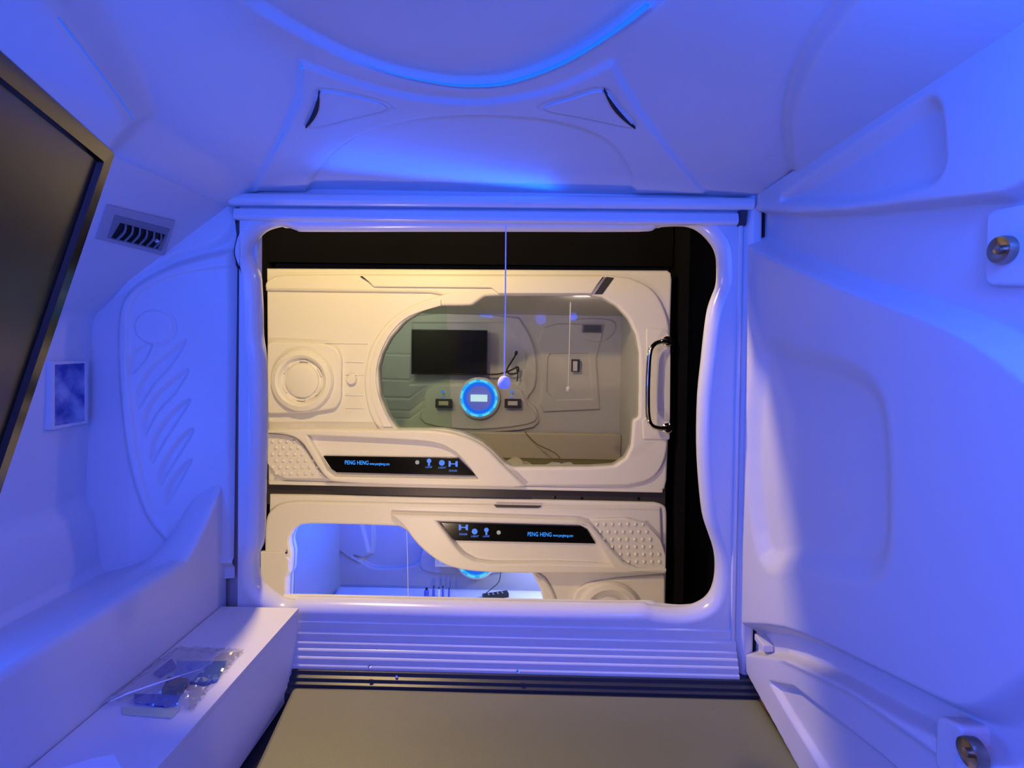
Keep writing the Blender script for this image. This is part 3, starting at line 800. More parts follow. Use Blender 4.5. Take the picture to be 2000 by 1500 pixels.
# ================================================================== OPPOSITE PODS
YP = 2.70
def Q(pts, Y=YP): return px2(pts, Y)
def part(name, pxs, front, thick, bev, m, parent, holes=(), r=None, cm=False, label=None):
    ol = Q(pxs)
    if cm: ol = catmull(ol, 4)
    if r: ol = rnd(ol, r)
    o = plate(name, ol, [h_ if isinstance(h_[0][0], float) and abs(h_[0][0]) < 5 else Q(h_) for h_ in holes], front, thick, bev, m, parent)
    if label: o['label'] = label
    return o

# ---------------- upper pod
up_ = thing('upper_sleeping_pod', 'upper white sleeping pod across the corridor with large clear window and chrome handle', 'pod', (-0.35, 2.8, -0.80))
win_px = [(738, 720), (746, 690), (762, 660), (790, 628), (825, 606), (862, 597), (900, 597), (922, 596), (946, 579), (980, 577), (1080, 577), (1150, 577), (1178, 582), (1205, 598), (1228, 622), (1243, 655), (1249, 690), (1249, 750), (1248, 815), (1237, 820), (1233, 872), (1222, 895), (1199, 910), (1150, 913), (1000, 913), (985, 905), (966, 885), (941, 864), (902, 846), (866, 838), (775, 838), (758, 815), (742, 775)]
win = Q(win_px)
win_s = rnd(win, 0.012, 3)
body = [(517, 523), (1305, 527), (1312, 532), (1314, 545), (1311, 640), (1307, 860), (1304, 940), (1300, 957), (1288, 963), (520, 946)]
big_win = [(x + (0.012 if x > -0.1 else -0.012), z) for x, z in win_s]
part('body_panel', body, 2.715, 0.06, 0.012, M['facade'], up_, [win_s])
band = catmull(Q([(519, 568), (519, 552), (535, 540), (560, 536)]), 3, False) + Q([(700, 535), (1185, 536)]) + catmull(Q([(1230, 542), (1270, 562), (1296, 600), (1309, 655), (1308, 760), (1306, 850), (1296, 905), (1270, 937), (1225, 949)]), 4, False) + Q([(1000, 949), (900, 905), (760, 850)]) + catmull(Q([(738, 836), (722, 808), (712, 765), (713, 722), (727, 672), (765, 622), (815, 592), (862, 576)]), 4, False) + Q([(840, 572)])
plate('door_frame_band', band, [win_s], 2.695, 0.06, 0.014, M['facade'], up_, res=4)
part('top_inlay', [(704, 538), (732, 561), (960, 563), (974, 574), (1155, 574), (1180, 540)], 2.680, 0.02, 0.006, M['facade'], up_, r=0.004)
part('corner_groove', [(1160, 575), (1176, 575), (1199, 543), (1184, 541)], 2.692, 0.006, 0.001, M['darkgrey'], up_)
# bevel lip of the window on the left, deep and shaded
lip_o = catmull(Q([(862, 586), (820, 596), (778, 622), (745, 660), (727, 705), (723, 750), (732, 795), (750, 834)]), 4, False)
lip_i = catmull(Q([(768, 834), (750, 800), (738, 762), (736, 725), (744, 690), (765, 650), (800, 618), (862, 597)]), 4, False)
plate('window_lip', lip_o + lip_i, [], 2.688, 0.015, 0.004, M['facade'], up_)
gw = plate('window_glass', win_s, [], 2.735, 0.004, 0.0005, M['glass'], up_); gw['label'] = 'clear door glass'
gpx = [(738, 720), (746, 690), (762, 660), (790, 628), (825, 606), (862, 597), (868, 597), (880, 838), (775, 838), (758, 815), (742, 775)]
gg = plate('side_glass', Q(gpx), [], 2.748, 0.004, 0.0005, M['greenglass'], up_); gg['label'] = 'greenish fixed side glass'
# handle cover panel
part('handle_plate', [(1262, 642), (1300, 644), (1308, 660), (1307, 858), (1256, 857), (1254, 820), (1262, 815)], 2.688, 0.02, 0.004, M['facade'], up_, r=0.01)
part('handle_strip', [(1298, 690), (1308, 690), (1307, 820), (1296, 820)], 2.684, 0.008, 0.002, M['gloss'], up_)
# chrome handle
hp = [PY(1309, 667, 2.69), PY(1306, 667, 2.655), PY(1290, 667, 2.625), PY(1276, 674, 2.615), PY(1269, 690, 2.612), PY(1266, 730, 2.61), PY(1265, 775, 2.61), PY(1266, 812, 2.612), PY(1272, 830, 2.615), PY(1286, 836, 2.625), PY(1302, 836, 2.655), PY(1306, 836, 2.69)]
o = tube('door_handle', catmull(hp, 4, False), 0.0125, M['chrome'], up_, 14); o['label'] = 'curved chrome grab handle'
for yy in (667, 836):
    lathe('handle_mount', [(0.028, 0), (0.028, 0.008), (0.02, 0.014), (0.0001, 0.014)], PY(1303, yy, 2.69), (0, -1, 0), M['chrome'], o, 20)
# speaker block on the left
part('speaker_block', [(524, 668), (570, 669), (640, 672), (660, 680), (668, 700), (667, 780), (655, 798), (600, 806), (524, 808)], 2.685, 0.03, 0.010, M['facade'], up_, r=0.02)
c = PY(592, 743, 2.685); s_ = 1 / 370.0
lathe('speaker_ring', [(0.100 * 1.66, 0.0), (0.100 * 1.66, 0.012), (0.158, 0.026), (0.135, 0.032), (0.122, 0.026), (0.116, 0.008), (0.112, 0.004), (0.095, 0.002), (0.09, 0.004), (0.086, 0.016), (0.07, 0.022), (0.0001, 0.022)], c, (0, -1, 0), M['facade'], up_, 56)
for a in range(6):
    th = a * math.pi / 3 + 0.25
    pts = [c + Vector((math.cos(th + t) * 0.104, -0.009, math.sin(th + t) * 0.104)) for t in np.linspace(0, 0.42, 6)]
    tube('ring_slot', pts, 0.0045, M['facade'], up_, 6)
c = PY(688, 741, 2.715)
lathe('round_button', [(0.027, 0), (0.027, 0.016), (0.022, 0.023), (0.0001, 0.024)], c, (0, -1, 0), M['facade'], up_, 24)
part('panel_line', [(632, 668), (716, 669), (716, 672), (632, 671)], 2.711, 0.006, 0.001, M['facade'], up_)
for yy in (705, 730, 770, 795):
    part('rib', [(672, yy), (708, yy + 1), (709, yy + 4), (672, yy + 3)], 2.710, 0.008, 0.003, M['facade'], up_)
# swoosh band with display
outer = catmull(Q([(522, 838), (600, 836), (700, 837), (780, 838), (850, 839), (900, 848), (945, 869), (985, 907), (1026, 946)]), 4, False) + catmull(Q([(1000, 948), (800, 944), (672, 938), (645, 930), (625, 905), (600, 866), (578, 850), (545, 844), (522, 843)]), 3, False)
hole = catmull(Q([(606, 848), (700, 852), (800, 857), (850, 862), (880, 873), (905, 893), (936, 932)]), 4, False) + Q([(800, 929), (660, 927), (645, 915), (628, 885)])
plate('swoosh_band', outer, [hole], 2.655, 0.06, 0.012, M['facade'], up_, res=4)
part('swoosh_floor', [(604, 846), (850, 858), (890, 872), (940, 936), (655, 930)], 2.690, 0.02, 0.002, M['facade'], up_)
dsp = part('display_panel', [(634, 889), (896, 893), (930, 927), (660, 921), (650, 914)], 2.680, 0.012, 0.002, M['glossblack'], up_, r=0.004)
dsp['label'] = 'black display strip with blue writing'
# studded corner
part('stud_plate', [(524, 846), (560, 849), (580, 856), (600, 880), (622, 915), (640, 934), (560, 934), (540, 925), (524, 905)], 2.690, 0.02, 0.004, M['facade'], up_, r=0.01)
def studs(parent, cells, Y):
    vs = []; fs = []
    for (px_, py_) in cells:
        c_ = PY(px_, py_, Y); b_ = len(vs); n = 8
        for rr2, hh2 in ((0.0085, 0), (0.007, 0.006), (0.003, 0.009)):
            for q in range(n):
                th = 2 * math.pi * q / n; vs.append((c_.x + math.cos(th) * rr2, c_.y - hh2, c_.z + math.sin(th) * rr2))
        for lv in range(2):
            for q in range(n): fs.append((b_ + lv * n + q, b_ + lv * n + (q + 1) % n, b_ + (lv + 1) * n + (q + 1) % n, b_ + (lv + 1) * n + q))
        fs.append(tuple(b_ + 2 * n + q for q in range(n)))
    o = mesh('grip_studs', vs, fs, M['facade'], parent, 60); o['kind'] = 'stuff'; return o
cells = []
for r_ in range(6):
    y = 862 + r_ * 12.5; x = 532 + (r_ % 2) * 7
    xmax = 560 + (y - 850) * 0.95 - 6
    while x < min(xmax + 12, 628): cells.append((x, y)); x += 14.5
studs(up_, cells, 2.690)
part('bottom_lip', [(524, 940), (1295, 958), (1294, 963), (524, 947)], 2.705, 0.02, 0.003, M['facade'], up_)

def text(s, px_, py_, Y, size, m, parent, name='lettering', sx=1.0):
    cu = bpy.data.curves.new('t', 'FONT'); cu.body = s; cu.size = size; cu.extrude = 0.0006; cu.space_character = 1.05
    tmp = bpy.data.objects.new('tmp', cu); me = bpy.data.meshes.new_from_object(tmp)
    bpy.data.objects.remove(tmp); bpy.data.curves.remove(cu)
    p = PY(px_, py_, Y); off = wp(parent)
    tl = -0.014
    for v_ in me.vertices:
        x, y, z = v_.co; x *= sx; v_.co = Vector((p.x + x, p.y - z, p.z + y + x * 0.0)) - off
    me.materials.clear(); return link(name, me, m, parent)
def icon_row(parent, spots, Y, flip=False):
    for kind, x, y in spots:
        c_ = PY(x, y, Y)
        if kind == 'dot':
            lathe('indicator', [(0.011, 0), (0.011, 0.001), (0.0001, 0.001)], c_, (0, -1, 0), M['icongrey'], parent, 16)
        elif kind == 'round':
            lathe('icon', [(0.015, 0), (0.015, 0.001), (0.006, 0.001), (0.006, 0.0)], c_, (0, -1, 0), M['icon'], parent, 20)
            text('LIGHT', x - 7, y + 11, Y, 0.014, M['icon'], parent, 'icon_caption')
        elif kind == 'bulb':
            lathe('icon', [(0.012, 0), (0.012, 0.001), (0.0001, 0.001)], c_ + Vector((0, 0, 0.008)), (0, -1, 0), M['icon'], parent, 16)
            boxm('icon_stem', (c_.x - 0.005, c_.y - 0.001, c_.z - 0.018), (c_.x + 0.005, c_.y, c_.z), M['icon'], parent)
            text('LAMP', x - 7, y + 11, Y, 0.014, M['icon'], parent, 'icon_caption')
        elif kind == 'door':
            for sgn in (-1, 1):
                x0 = c_.x + sgn * 0.017
                vs = [(x0 + sgn * 0.007, c_.y - 0.001, c_.z + 0.016), (x0 + sgn * 0.007, c_.y - 0.001, c_.z - 0.016), (x0 - sgn * 0.005, c_.y - 0.001, c_.z - 0.013), (x0 - sgn * 0.005, c_.y - 0.001, c_.z + 0.013)]
                vs += [(a, b + 0.001, cc_) for a, b, cc_ in vs]
                mesh('icon', vs, [(0, 1, 2, 3), (7, 6, 5, 4), (0, 4, 5, 1), (1, 5, 6, 2), (2, 6, 7, 3), (3, 7, 4, 0)], M['icon'], parent)
            boxm('icon_bar', (c_.x - 0.012, c_.y - 0.001, c_.z - 0.0025), (c_.x + 0.012, c_.y, c_.z + 0.0025), M['icon'], parent)
            text('DOOR', x - 8, y + 15, Y, 0.014, M['icon'], parent, 'icon_caption')
text('PENG HENG', 673, 907, 2.679, 0.031, M['textblue'], dsp, sx=0.72)
text('www.pengheng.com', 722, 908, 2.679, 0.020, M['textblue'], dsp, sx=0.62)
icon_row(dsp, [('dot', 815, 903), ('bulb', 838, 903), ('round', 863, 904), ('door', 885, 906)], 2.679)

# interior of the upper pod
X0, X1, YB = -1.30, PY(1212, 700, 3.45).x, 3.45
ZT, ZF = PY(1100, 616, 3.45).z, -0.775
def grid_wall(name, xr, zr, Y, fn, m, parent, nx=420, nz=260):
    xs_ = np.linspace(*xr, nx); zs_ = np.linspace(*zr, nz); Xg, Zg = np.meshgrid(xs_, zs_, indexing='ij')
    return gridmesh(name, Xg, Y - fn(Xg, Zg), Zg, m, parent, flip=False)
def q3(pts): return px2(pts, 3.43)
def fn_up(Xg, Zg):
    d = np.zeros_like(Xg)
    c_ = PY(860, 800, 3.43)
    # big tv back panel with curved right edge
    pan_ = q3(catmull([(800, 618), (990, 618), (1020, 632), (1040, 670), (1048, 710), (1045, 755), (1030, 780), (1048, 800), (1042, 835), (930, 845), (820, 838), (760, 838), (735, 780), (740, 700)], 3))
    d += raise_poly(Xg, Zg, pan_, 0.02, 0.010)
    d += raise_poly(Xg, Zg, q3([(805, 630), (985, 630), (1015, 660), (1028, 705), (1022, 745), (1008, 752), (800, 752)]), -0.010, 0.008)
    cons = q3(catmull([(850, 752), (1000, 752), (1030, 790), (1048, 812), (1030, 828), (930, 838), (830, 826), (828, 790)], 3))
    d += raise_poly(Xg, Zg, cons, 0.015, 0.010)
    rp = q3([(1062, 640), (1090, 632), (1180, 634), (1175, 660), (1165, 700), (1172, 800), (1062, 805), (1055, 790), (1060, 750), (1056, 690), (1050, 672)])
    d += raise_poly(Xg, Zg, rp, 0.014, 0.010)
    d += raise_poly(Xg, Zg, q3([(1075, 690), (1150, 690), (1158, 780), (1085, 782), (1068, 765), (1070, 700)]), -0.010, 0.007)
    vp = q3(catmull([(1120, 625), (1195, 625), (1200, 650), (1170, 668), (1130, 655)], 3))
    d += raise_poly(Xg, Zg, vp, 0.012, 0.010)
    for y_ in (690, 740, 775, 800, 815):
        d += groove(Xg, Zg, q3([(700, y_), (800, y_ + 3), (830, y_ - 20)]), -0.006, 0.006)
    return d
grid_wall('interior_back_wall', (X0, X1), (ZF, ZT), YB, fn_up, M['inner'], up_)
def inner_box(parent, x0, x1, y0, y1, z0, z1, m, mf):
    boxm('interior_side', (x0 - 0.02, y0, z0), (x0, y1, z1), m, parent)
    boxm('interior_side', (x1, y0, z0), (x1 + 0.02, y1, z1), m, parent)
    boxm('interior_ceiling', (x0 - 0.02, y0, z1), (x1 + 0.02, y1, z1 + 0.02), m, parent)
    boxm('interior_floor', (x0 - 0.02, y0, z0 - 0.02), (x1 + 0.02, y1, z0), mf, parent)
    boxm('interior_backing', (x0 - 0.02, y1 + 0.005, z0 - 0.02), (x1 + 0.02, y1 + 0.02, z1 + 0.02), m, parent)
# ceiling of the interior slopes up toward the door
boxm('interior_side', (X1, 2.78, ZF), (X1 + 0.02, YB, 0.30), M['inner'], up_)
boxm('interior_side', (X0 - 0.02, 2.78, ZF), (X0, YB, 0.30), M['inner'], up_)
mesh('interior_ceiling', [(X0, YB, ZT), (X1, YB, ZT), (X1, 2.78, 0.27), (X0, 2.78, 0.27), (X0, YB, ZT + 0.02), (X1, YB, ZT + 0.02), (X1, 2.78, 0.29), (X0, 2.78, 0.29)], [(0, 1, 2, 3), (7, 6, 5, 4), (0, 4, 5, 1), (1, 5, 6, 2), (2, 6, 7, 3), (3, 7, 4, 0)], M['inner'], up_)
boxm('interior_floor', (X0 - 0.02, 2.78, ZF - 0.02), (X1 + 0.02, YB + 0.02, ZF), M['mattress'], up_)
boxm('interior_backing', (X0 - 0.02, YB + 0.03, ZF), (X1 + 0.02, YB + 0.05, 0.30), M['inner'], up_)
bz_ = PY(1100, 848, 3.36).z
boxm('interior_ledge', (X0, 3.36, ZF), (X1 - 0.002, YB - 0.03, bz_), M['beige'], up_, 0.004)

# things in the upper pod
def small_tv(px0, py0, px1, py1, Y, label):
    a, b = PY(px0, py0, Y), PY(px1, py1, Y)
    t = thing('wall_television', label, 'television', ((a.x + b.x) / 2, Y, b.z))
    ol = [(a.x, b.z), (b.x, b.z), (b.x, a.z), (a.x, a.z)]
    w_ = 0.008
    il = [(a.x + w_, b.z + w_), (b.x - w_, b.z + w_), (b.x - w_, a.z - w_), (a.x + w_, a.z - w_)]
    plate('bezel', rnd(ol, 0.004), [il], Y - 0.004, 0.02, 0.002, M['black'], t)
    plate('screen', il, [], Y, 0.006, 0.001, M['offscreen'], t)
    plate('back_housing', rnd([(x * 0.96 + (a.x + b.x) * 0.02, z * 0.96 + (a.z + b.z) * 0.02) for x, z in ol], 0.01), [], Y + 0.008, 0.03, 0.003, M['black'], t)
    return t
small_tv(804, 643, 951, 733, 3.37, 'black flat television on the back wall inside the upper pod')
def console(parent_label, cx, cy, Y, rpx, screen=True):
    c_ = PY(cx, cy, Y); R_ = rpx * Y / 1000.0
    t = thing('control_dial', parent_label, 'control panel', (c_.x, Y, c_.z - R_))
    lathe('dial_base', [(R_ * 1.12, 0), (R_ * 1.10, 0.012), (R_ * 1.0, 0.016), (R_ * 0.80, 0.010), (0.0001, 0.008)], c_, (0, -1, 0), M['inner'], t, 40)
    def arc(name, r0_, r1_, a0, a1, m_, hh):
        n = 20; vs = []; fs = []
        for i in range(n + 1):
            th = a0 + (a1 - a0) * i / n
            for r_, h_ in ((r0_, hh), (r1_, hh), (r1_, hh - 0.004), (r0_, hh - 0.004)):
                vs.append(c_ + Vector((math.cos(th) * r_, -h_, math.sin(th) * r_)))
        for i in range(n):
            for q in range(4): fs.append((i * 4 + q, i * 4 + (q + 1) % 4, (i + 1) * 4 + (q + 1) % 4, (i + 1) * 4 + q))
        fs += [(3, 2, 1, 0), tuple(n * 4 + q for q in range(4))]
        return mesh(name, vs, fs, m_, t)
    arc('light_ring', R_ * 0.84, R_ * 1.0, 0, 2 * math.pi, M['ledcyan'], 0.019)
    arc('inner_glow_ring', R_ * 0.66, R_ * 0.83, 0, 2 * math.pi, M['led'], 0.016)
    for a in (0.15, 1.1, 1.75, 2.75, 3.5, 4.25, 4.95, 5.75):
        arc('bright_arc', R_ * 0.88, R_ * 0.99, a - 0.02, a + 0.42, M['ledbright'], 0.0205)
    lathe('dial_face', [(R_ * 0.655, 0.009), (R_ * 0.655, 0.013), (0.0001, 0.0135)], c_, (0, -1, 0), M['dialface'], t, 32)
    if screen:
        boxm('dial_screen', (c_.x - R_ * 0.44, Y - 0.022, c_.z - R_ * 0.18), (c_.x + R_ * 0.44, Y - 0.010, c_.z + R_ * 0.18), M['lcd'], t)
    return t
console('glowing blue ring dial with white screen inside the upper pod below the television', 936, 777, 3.40, 37)
for cx, lab, mm in ((868, 'small socket panel left of the glowing dial in the upper pod', 'beige'), (1002, 'small socket panel right of the glowing dial in the upper pod', 'inner')):
    c_ = PY(cx, 787, 3.41)
    t = thing('socket_panel', lab, 'socket', c_)
    plate('bezel', rnd([(c_.x - 0.055, c_.z - 0.03), (c_.x + 0.055, c_.z - 0.03), (c_.x + 0.055, c_.z + 0.03), (c_.x - 0.055, c_.z + 0.03)], 0.005), [], 3.378, 0.018, 0.002, M['darkgrey'], t)
    plate('socket_face', [(c_.x - 0.032, c_.z - 0.012), (c_.x + 0.032, c_.z - 0.012), (c_.x + 0.032, c_.z + 0.016), (c_.x - 0.032, c_.z + 0.016)], [], 3.373, 0.006, 0.002, M['beige'] if mm == 'beige' else M['white'], t)
    for k_, (dx, dy) in enumerate(((0, 0), (0, 11))):
        l_ = PY(cx - 3, 765 + dy, 3.39)
        lathe('touch_light', [(0.010 - 0.003 * k_, 0), (0.010 - 0.003 * k_, 0.002), (0.0001, 0.002)], l_, (0, -1, 0), M['icon'], t, 14)
# dark small vent & light switch, cable, cord in the upper pod
c_ = PY(1156, 642, 3.42)
t = thing('wall_vent', 'small dark slatted vent high on the right of the upper pod back wall', 'vent', c_)
plate('frame', rnd([(c_.x - 0.066, c_.z - 0.026), (c_.x + 0.066, c_.z - 0.026), (c_.x + 0.066, c_.z + 0.026), (c_.x - 0.066, c_.z + 0.026)], 0.004), [], 3.405, 0.02, 0.002, M['slat'], t)
for i in range(4):
    z_ = c_.z - 0.016 + i * 0.0107
    boxm('slat', (c_.x - 0.055, 3.396, z_ - 0.003), (c_.x + 0.055, 3.406, z_ + 0.001), M['darkgrey'], t)
c_ = PY(1124, 714, 3.42)
t = thing('light_switch', 'small framed switch beside the hanging cord in the upper pod', 'switch', c_)
plate('frame', rnd([(c_.x - 0.028, c_.z - 0.042), (c_.x + 0.028, c_.z - 0.042), (c_.x + 0.028, c_.z + 0.042), (c_.x - 0.028, c_.z + 0.042)], 0.006), [], 3.408, 0.02, 0.002, M['darkgrey'], t)
plate('rocker', rnd([(c_.x - 0.018, c_.z - 0.036), (c_.x + 0.012, c_.z - 0.036), (c_.x + 0.012, c_.z + 0.030), (c_.x - 0.018, c_.z + 0.030)], 0.003), [], 3.402, 0.010, 0.002, M['white'], t)
cb_ = tube('power_cable', [PY(a, b, 3.38) for a, b in catmull([(948, 731), (970, 731), (985, 728), (1000, 722), (1012, 717), (1010, 728), (995, 730), (990, 722), (998, 708), (1008, 692)], 5, False)], 0.0055, M['cable'], None, 7)
tag(cb_, 'black power cable bundled beside the television in the upper pod', 'cable')
tube('cable_tail', [PY(a, b, 3.38) for a, b in catmull([(1008, 715), (1011, 730), (1010, 745)], 4, False)], 0.004, M['cable'], cb_, 6)
lathe('plug', [(0.010, 0), (0.010, 0.02), (0.004, 0.028)], PY(1007, 693, 3.38), (0.3, 0, 1), M['cable'], cb_, 10)
t = thing('blind_cord', 'thin pull cord with a small white ball hanging inside the upper pod window', 'cord', PY(1111, 760, 2.80))
tube('cord', [PY(1114, 590, 2.80), PY(1112, 680, 2.80), PY(1110, 754, 2.80)], 0.003, M['cord'], t, 6)
lathe('ball', [(0.002, 0.018), (0.010, 0.012), (0.014, 0.0), (0.010, -0.011), (0.0001, -0.015)], PY(1110, 760, 2.80), (0, 0, 1), M['cord'], t, 16)
ct = tube('thin_cord', [PY(a, b, y) for a, b, y in catmull([(1025, 842, 3.34), (1032, 852, 3.33), (1050, 868, 3.30), (1075, 880, 3.2), (1090, 890, 3.1), (1098, 905, 3.0)], 4, False)], 0.0035, M['brown'], None, 6)
tag(ct, 'thin brown wire trailing down from the ledge inside the upper pod', 'wire')
# crumpled bedding behind the lower edge of the window
def cloth(name, px0, px1, pyc, amp, Y, m, label, seed):
    rg = random.Random(seed); n = 26; k_ = 8; vs = []; fs = []
    for i in range(n + 1):
        for j in range(k_ + 1):
            a = px0 + (px1 - px0) * i / n; s = j / k_
            p = PY(a, pyc, Y); e = math.sin(math.pi * i / n) ** 0.5 if 0 < i < n else 0
            vs.append((p.x, Y + (s - 0.5) * 0.22, ZF + 0.004 + math.sin(math.pi * s) ** 0.6 * e * (p.z - ZF) * (0.88 + 0.12 * math.sin(i * 0.55 + seed + j)) + rg.uniform(0, amp * 0.4) * e))
    for i in range(n):
        for j in range(k_):
            a = i * (k_ + 1) + j; fs.append((a, a + k_ + 1, a + k_ + 2, a + 1))
    o = mesh(name, vs, fs, m, None, 60); tag(o, label, 'bedding' if 'sheet' in label else 'bag')
    return o
cloth('crumpled_sheet', 965, 1045, 895, 0.012, 2.98, M['beige'], 'crumpled pale sheet just inside the upper pod window at its left', 2)
cloth('crumpled_bag', 1050, 1140, 903, 0.014, 2.92, M['white'], 'crumpled white bag inside the upper pod window at its middle', 5)

# ---------------- divider beam
bm_ = boxm('trim_12', (PY(516, 960, YP).x, 2.735, PY(1000, 998, YP).z), (0.705, 2.86, PY(1000, 950, YP).z), M['darkgrey']); tag(bm_, kind='structure')
for px_, py_ in ((1083, 971), (1136, 973), (1247, 974)):
    lathe('bolt', [(0.008, 0), (0.008, 0.003), (0.0001, 0.005)], PY(px_, py_, 2.735), (0, -1, 0), M['black'], bm_, 10)

# ---------------- lower pod
lo_ = thing('lower_sleeping_pod', 'lower white sleeping pod across the corridor glowing blue inside', 'pod', (-0.35, 2.8, -2.1))
wl_px = [(566, 1062), (566, 1050), (574, 1034), (588, 1025), (610, 1023), (700, 1025), (780, 1028), (800, 1040), (830, 1072), (870, 1094), (905, 1105), (960, 1108), (1030, 1110), (1040, 1122), (1055, 1150), (1062, 1180), (1058, 1230), (1035, 1275), (990, 1310), (930, 1325), (640, 1325), (600, 1320), (575, 1300), (563, 1270), (560, 1225), (561, 1190), (563, 1125), (568, 1118), (570, 1080)]
wl_s = rnd(Q(wl_px), 0.012, 3)
zb = -2.08
xl_, xr_ = PY(514, 1100, YP).x, PY(1304, 1100, YP).x
bo = Q([(523, 968), (600, 969), (1240, 983)]) + catmull(Q([(1280, 984), (1298, 990), (1304, 1003), (1304, 1050)]), 3, False) + [(xr_, zb), (xl_, zb)]
plate('body_panel', bo, [wl_s], 2.715, 0.06, 0.012, M['facade'], lo_)
bandl = catmull(Q([(517, 1075), (518, 1030), (524, 1003), (545, 986), (585, 979)]), 4, False) + Q([(800, 984), (1290, 992), (1295, 1110), (1040, 1112)]) + catmull(Q([(1065, 1130), (1082, 1160), (1088, 1195), (1075, 1260), (1030, 1310), (960, 1345)]), 4, False) + Q([(600, 1345), (540, 1320), (516, 1260)])
plate('door_frame_band', bandl, [wl_s], 2.695, 0.06, 0.014, M['facade'], lo_, res=4)
part('handle_plate', [(511, 1075), (560, 1077), (562, 1085), (567, 1092), (566, 1112), (560, 1125), (558, 1240), (512, 1240)], 2.685, 0.02, 0.005, M['facade'], lo_, r=0.006)
c_ = PY(560, 1079, 2.68)
lathe('screw', [(0.006, 0), (0.006, 0.006), (0.0001, 0.007)], c_, (0, -1, 0), M['darkgrey'], lo_, 10)
part('top_recess', [(965, 985), (1058, 987), (1052, 991), (970, 990)], 2.690, 0.008, 0.001, M['darkgrey'], lo_)
gw2 = plate('window_glass', wl_s, [], 2.735, 0.004, 0.0005, M['glass'], lo_); gw2['label'] = 'clear door glass'
outer = catmull(Q([(765, 999), (790, 1020), (820, 1058), (860, 1090), (905, 1106), (980, 1112), (1100, 1113), (1250, 1113), (1298, 1112)]), 4, False) + Q([(1298, 1106), (1240, 1104), (1215, 1092), (1195, 1070), (1170, 1040), (1150, 1018), (1120, 1010), (900, 1003), (800, 1000)])
hole = Q([(856, 1013), (1130, 1020), (1146, 1028), (1170, 1062), (1192, 1098), (1080, 1094), (960, 1094)]) + catmull(Q([(930, 1090), (905, 1076), (885, 1052)]), 3, False)
plate('swoosh_band', outer, [hole], 2.655, 0.06, 0.012, M['facade'], lo_, res=4)
part('swoosh_floor', [(852, 1010), (1142, 1016), (1200, 1105), (920, 1103)], 2.690, 0.02, 0.002, M['facade'], lo_)
dl_ = part('display_panel', [(862, 1018), (1134, 1025), (1146, 1032), (1163, 1059), (890, 1053), (884, 1048)], 2.680, 0.012, 0.002, M['glossblack'], lo_, r=0.004)
dl_['label'] = 'black display strip with blue writing'
part('stud_plate', [(1150, 1012), (1220, 1010), (1262, 1022), (1288, 1050), (1298, 1080), (1298, 1108), (1235, 1104), (1205, 1085)], 2.675, 0.03, 0.005, M['facade'], lo_, r=0.015)
cells = []
for r_ in range(6):
    y = 1024 + r_ * 14.6; x0 = 1166 + r_ * 7 + max(0, r_ - 2) * 9
    x = x0
    while x < 1262 + r_ * 6.5 and x < 1294: cells.append((x, y)); x += 15
studs(lo_, cells, 2.675)
part('speaker_block', [(1298, 1122), (1200, 1130), (1150, 1138), (1125, 1150), (1117, 1175), (1117, 1240), (1135, 1262), (1298, 1270)], 2.685, 0.03, 0.010, M['facade'], lo_, r=0.02)
c = PY(1190, 1196, 2.685)
lathe('speaker_ring', [(0.166, 0.0), (0.166, 0.012), (0.158, 0.026), (0.135, 0.032), (0.122, 0.026), (0.116, 0.008), (0.095, 0.002), (0.09, 0.004), (0.086, 0.016), (0.07, 0.022), (0.0001, 0.022)], c, (0, -1, 0), M['facade'], lo_, 48)
text('PENG HENG', 1030, 1047, 2.679, 0.031, M['textblue'], dl_, sx=0.72)
text('www.pengheng.com', 1080, 1048, 2.679, 0.020, M['textblue'], dl_, sx=0.62)
icon_row(dl_, [('door', 905, 1030), ('round', 927, 1038), ('bulb', 950, 1038), ('dot', 974, 1040)], 2.679)
# interior of the lower pod
LX0 = PY(665, 1090, 3.45).x; LF = PZ(1, 1, -1) and PY(665, 1146, 3.45).z
LT = -0.90
def fn_lo(Xg, Zg):
    d = np.zeros_like(Xg)
    d += raise_poly(Xg, Zg, q3([(640, 1000), (700, 1000), (720, 1080), (700, 1100), (680, 1090), (640, 1060)]), 0.02, 0.02)
    d += raise_poly(Xg, Zg, q3(catmull([(735, 1000), (830, 1000), (820, 1085), (800, 1108), (730, 1112), (700, 1095), (690, 1085), (725, 1085)], 3)), -0.03, 0.015)
    d += raise_poly(Xg, Zg, q3(catmull([(835, 1060), (900, 1050), (960, 1060), (1000, 1090), (985, 1118), (900, 1122), (835, 1118), (820, 1100)], 3)), 0.02, 0.012)
    return d
grid_wall('interior_back_wall', (LX0, 0.58), (LF, LT), YB, fn_lo, M['shadedinner'], lo_, 420, 200)
boxm('interior_side', (LX0 - 0.02, 2.78, LF), (LX0, YB, LT), M['shadedinner'], lo_)
boxm('interior_side', (0.58, 2.78, LF), (0.60, YB, LT), M['shadedinner'], lo_)
boxm('interior_ceiling', (LX0 - 0.02, 2.78, LT), (0.60, YB + 0.02, LT + 0.02), M['shadedinner'], lo_)
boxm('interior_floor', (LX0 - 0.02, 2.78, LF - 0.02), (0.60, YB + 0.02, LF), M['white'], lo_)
boxm('interior_backing', (LX0 - 0.02, YB + 0.04, LF), (0.60, YB + 0.06, LT), M['shadedinner'], lo_)
console('blue glowing ring dial inside the lower pod seen through its window', 930, 1090, 3.40, 37, False)
c_ = PY(868, 1092, 3.40)
t = thing('wall_socket', 'brownish socket panel left of the blue dial inside the lower pod', 'socket', c_)
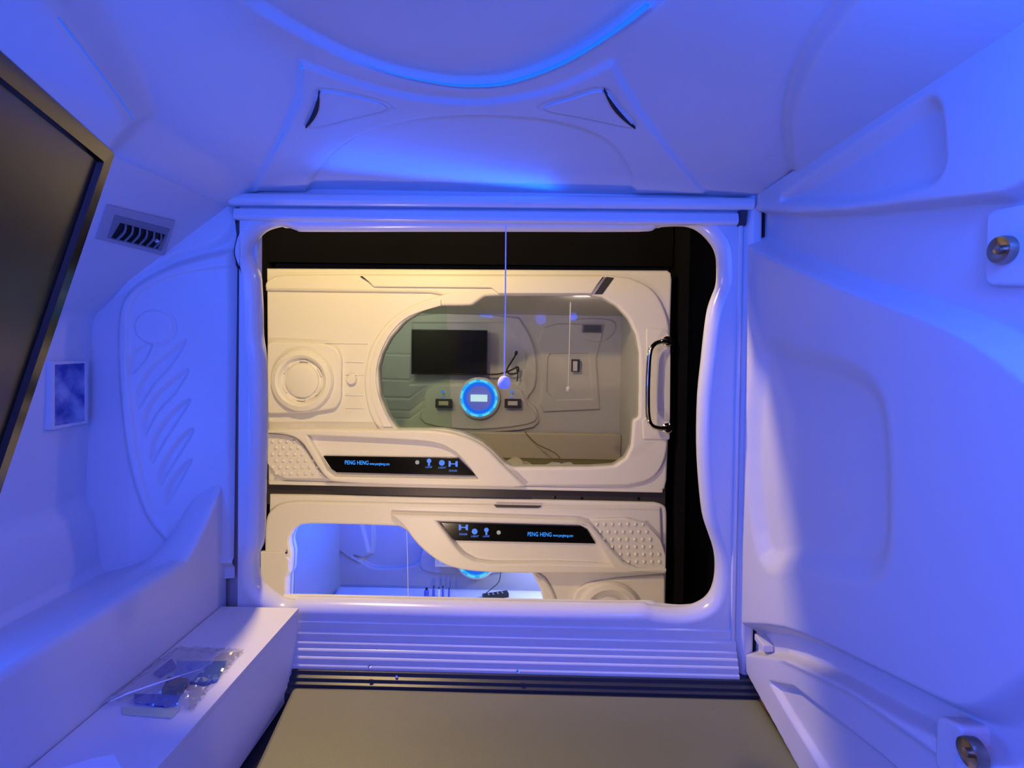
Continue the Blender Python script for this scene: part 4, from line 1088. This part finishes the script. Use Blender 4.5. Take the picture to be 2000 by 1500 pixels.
plate('bezel', rnd([(c_.x - 0.06, c_.z - 0.045), (c_.x + 0.06, c_.z - 0.045), (c_.x + 0.06, c_.z + 0.045), (c_.x - 0.06, c_.z + 0.045)], 0.006), [], 3.38, 0.05, 0.002, M['beige'], t)
plate('socket_face', [(c_.x - 0.03, c_.z - 0.02), (c_.x + 0.03, c_.z - 0.02), (c_.x + 0.03, c_.z + 0.02), (c_.x - 0.03, c_.z + 0.02)], [], 3.374, 0.008, 0.001, M['inner'], t)
# remote control on the lower bed
a, b = PY(944, 1163, 3.0), PY(990, 1158, 3.05)
rz_ = LF + 0.12
# bedding base that carries the small things
pad = boxm('white_mattress', (LX0 + 0.03, 2.80, LF + 0.001), (0.55, 3.38, LF + 0.03), M['white'], None, 0.01); tag(pad, 'thin white mattress on the floor of the lower pod', 'mattress')
PADZ = LF + 0.03
pa, pb = PZ(943, 1167, PADZ + 0.012), PZ(992, 1160, PADZ + 0.012)
dv = (pb - pa); dv.z = 0; L_ = dv.length; dn = dv.normalized(); pn = Vector((-dn.y, dn.x, 0))
rem = thing('remote_control', 'black remote control lying on the lower pod mattress', 'remote control', (pa + pb) / 2)
def obox(name, c0, c1, wd, z0, z1, m, parent):
    vs = [c0 + pn * wd, c1 + pn * wd, c1 - pn * wd, c0 - pn * wd]
    vs = [Vector((v_.x, v_.y, z0)) for v_ in vs] + [Vector((v_.x, v_.y, z1)) for v_ in vs]
    return mesh(name, vs, [(3, 2, 1, 0), (4, 5, 6, 7), (0, 1, 5, 4), (1, 2, 6, 5), (2, 3, 7, 6), (3, 0, 4, 7)], m, parent)
obox('case', pa, pb, 0.022, PADZ + 0.0005, PADZ + 0.026, M['black'], rem)
for i in range(4):
    s0 = pa.lerp(pb, 0.2 + i * 0.18)
    obox('button', s0, s0 + dn * 0.01, 0.012, PADZ + 0.026, PADZ + 0.029, M['slat'], rem)
# row of small bottles
lab_b = ['dark blue bottle leftmost in the row on the lower pod mattress', 'tall dark bottle second in the row in the lower pod', 'narrow pale blue bottle third in the row in the lower pod', 'thin dark bottle fourth in the row in the lower pod', 'small navy bottle rightmost in the row in the lower pod']
for i, (px_, hpx, w_) in enumerate(((833, 20, 0.016), (847, 24, 0.009), (857, 22, 0.007), (865, 24, 0.008), (877, 20, 0.007))):
    b_ = PZ(px_, 1168, PADZ); hh = hpx * b_.y / 1000.0 * 1.0
    t = thing('toiletry_bottle', lab_b[i], 'bottle', (b_.x, b_.y, PADZ), 'small bottles standing in the lower pod')
    mm = M['bottle'] if i != 2 else M['cord']
    lathe('body', [(w_, 0.0005), (w_, hh * 0.7), (w_ * 0.6, hh * 0.8), (w_ * 0.4, hh * 0.82)], (b_.x, b_.y, PADZ), (0, 0, 1), mm, t, 14)
    lathe('cap', [(w_ * 0.5, hh * 0.82), (w_ * 0.5, hh), (0.0001, hh)], (b_.x, b_.y, PADZ), (0, 0, 1), M['black'], t, 12)
t = thing('lower_pull_cord', 'thin pull cord hanging inside the lower pod window', 'cord', PY(797, 1164, 2.80))
tube('cord', [PY(794, 1030, 2.80), PY(796, 1100, 2.80), PY(797, 1170, 2.80)], 0.002, M['cord'], t, 5)
ch_ = tube('charging_cable', [PY(a, b, y) for a, b, y in catmull([(978, 1112, 3.36), (975, 1135, 3.33), (960, 1150, 3.25), (950, 1158, 3.15)], 4, False)], 0.003, M['cable'], None, 6)
tag(ch_, 'thin dark cable hanging by the blue dial in the lower pod', 'cable')
